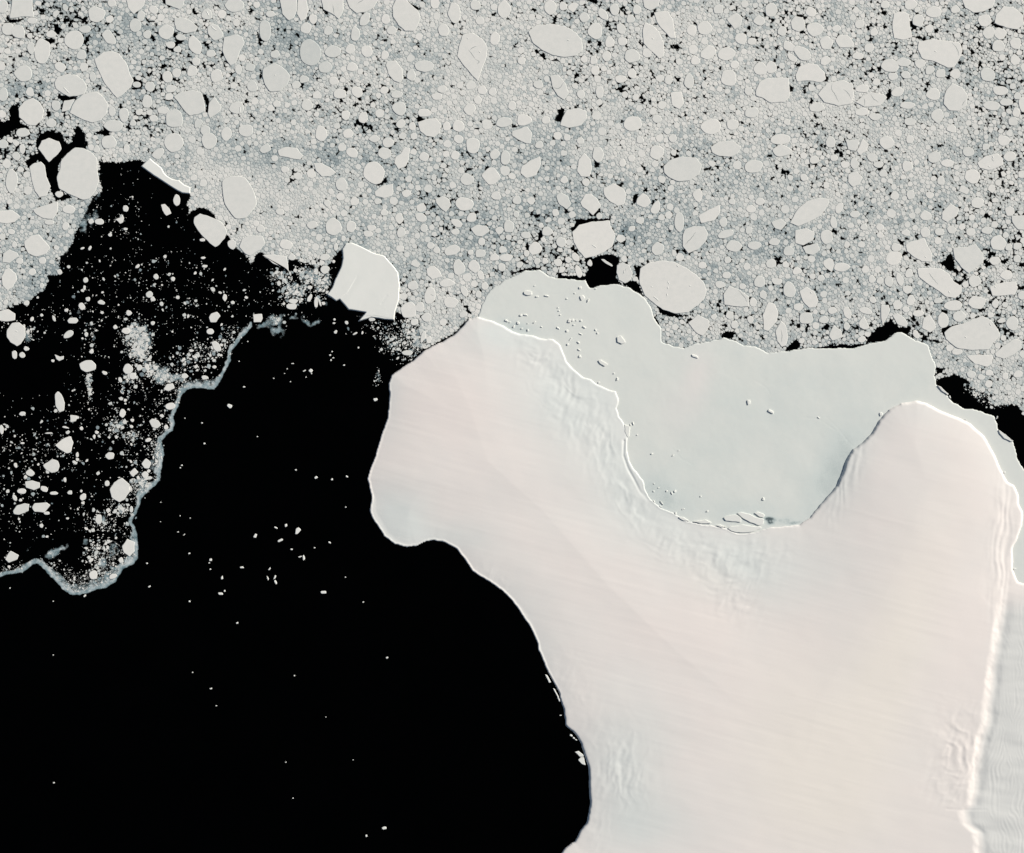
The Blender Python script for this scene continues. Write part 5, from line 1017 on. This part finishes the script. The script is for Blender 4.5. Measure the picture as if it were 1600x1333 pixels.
# ------------------------------------------------------------------ cracks and snow ridges on the larger floes
def strip(name, pl, wd, z, hgt, mat, parent, c):
    pl = chaikin(np.array(pl, float), 1, closed=False)
    if hgt == 0: pl = rough(pl, 1.5, .12, rsd, closed=False)
    g = np.gradient(pl, axis=0); g /= np.hypot(g[:, 0], g[:, 1])[:, None] + 1e-9
    nr = np.stack([-g[:, 1], g[:, 0]], 1)
    n = len(pl); tp = (.25 + .75 * np.sin(np.linspace(0, math.pi, n)))[:, None] * wd / 2
    a_, b_ = pl + nr * tp, pl - nr * tp
    org = np.array([c[0] - 800, 666.5 - c[1]])
    lv = lambda q, zz: np.column_stack([W(q) - org, np.full(n, zz)])
    V = np.vstack([lv(a_, z), lv(pl, z + hgt), lv(b_, z)])
    k = np.arange(n - 1)
    f = np.concatenate([np.stack([s0 + k, s0 + k + 1, s1 + k + 1, s1 + k], 1) for s0, s1 in ((0, n), (n, 2 * n))]).ravel()
    at = {'tone': np.full(3 * n, 1.0)} if hgt else None
    return make_mesh(name, V, f, [4] * (2 * (n - 1)), mat, at, parent=parent)
m, nn, ll, bb, oo = material('crack_water'); bb.inputs['Base Color'].default_value = (.20, .235, .24, 1); bb.inputs['Roughness'].default_value = .8
CR = [(400,0,4,[[(1328,312),(1350,340),(1372,372)],[(1338,312),(1358,296),(1380,290)],[(1372,372),(1400,388),(1380,402)],[(634,24),(650,12),(672,2)],[(480,30),(484,60),(490,92)]]),(800,0,4,[[(258,548),(285,556),(304,546),(322,518)]]),(1200,0,4,[[(1212,662),(1220,644),(1232,628)],[(400,520),(395,560),(420,590),(440,640)],[(470,560),(500,580),(520,620)],[(600,615),(605,640),(600,662)],[(640,590),(660,620),(690,640)],[(1395,990),(1410,1010)],[(1150,270),(1180,300),(1190,350)]]),
(800,300,4,[[(1150,250),(1125,285),(1082,330)],[(692,515),(705,492),(712,478)],[(1410,610),(1440,640),(1470,690)]]),(1200,300,4,[[(1005,505),(1035,545),(1062,578)],[(80,860),(88,900),(84,940)]]),(0,300,4,[[(1025,95),(1042,112),(1060,132)]]),(400,300,4,[[(1060,620),(1090,640),(1110,650)]])]
RG = [(0,0,4,[[(400,548),(415,565),(432,582)],[(1322,165),(1335,180),(1352,190)],[(1290,70),(1300,85),(1305,100)],[(1500,670),(1503,690),(1500,705)]]),(800,0,4,[[(345,250),(358,256)],[(875,238),(882,246)]]),(1200,0,4,[[(1040,320),(1052,326)],[(1375,1040),(1390,1045)],[(1400,975),(1408,990)]]),
(800,300,4,[[(975,560),(980,575)],[(972,592),(974,606)],[(968,636),(970,650)],[(885,656),(900,664),(916,680)],[(1030,460),(1040,468)],[(500,330),(512,338),(526,350)],[(698,488),(700,506)],[(870,590),(878,596)],[(1108,585),(1116,590)]]),(1200,300,4,[[(1128,622),(1136,632)],[(1230,905),(1238,912)],[(1385,822),(1392,836)],[(265,625),(272,636)],[(1415,590),(1422,598)],[(980,405),(988,410)]]),(0,300,4,[[(100,870),(112,874)]]),(400,0,4,[[(118,470),(124,474)],[(1320,238),(1326,244)],[(1395,320),(1400,330)]])]
for data, nm, wd, hg, mt in ((CR, 'crack', .75, 0, m), (RG, 'snow_ridge', 1.6, .45, M_BERG)):
    for ox, oy, s, L in data:
        for pl in L:
            q = np.array(pl, float) / s + (ox, oy); mid = q.mean(0)
            for o, p, c, zt in singles:
                d1, i1 = seg_dist(np.array([mid[0]]), np.array([mid[1]]), p)
                if i1[0]:
                    dd, ii_ = seg_dist(q[:, 0], q[:, 1], p)
                    q = q[ii_] if ii_.sum() >= 2 else q
                    strip(nm, q, wd, zt + .012, hg, mt, o, c); break
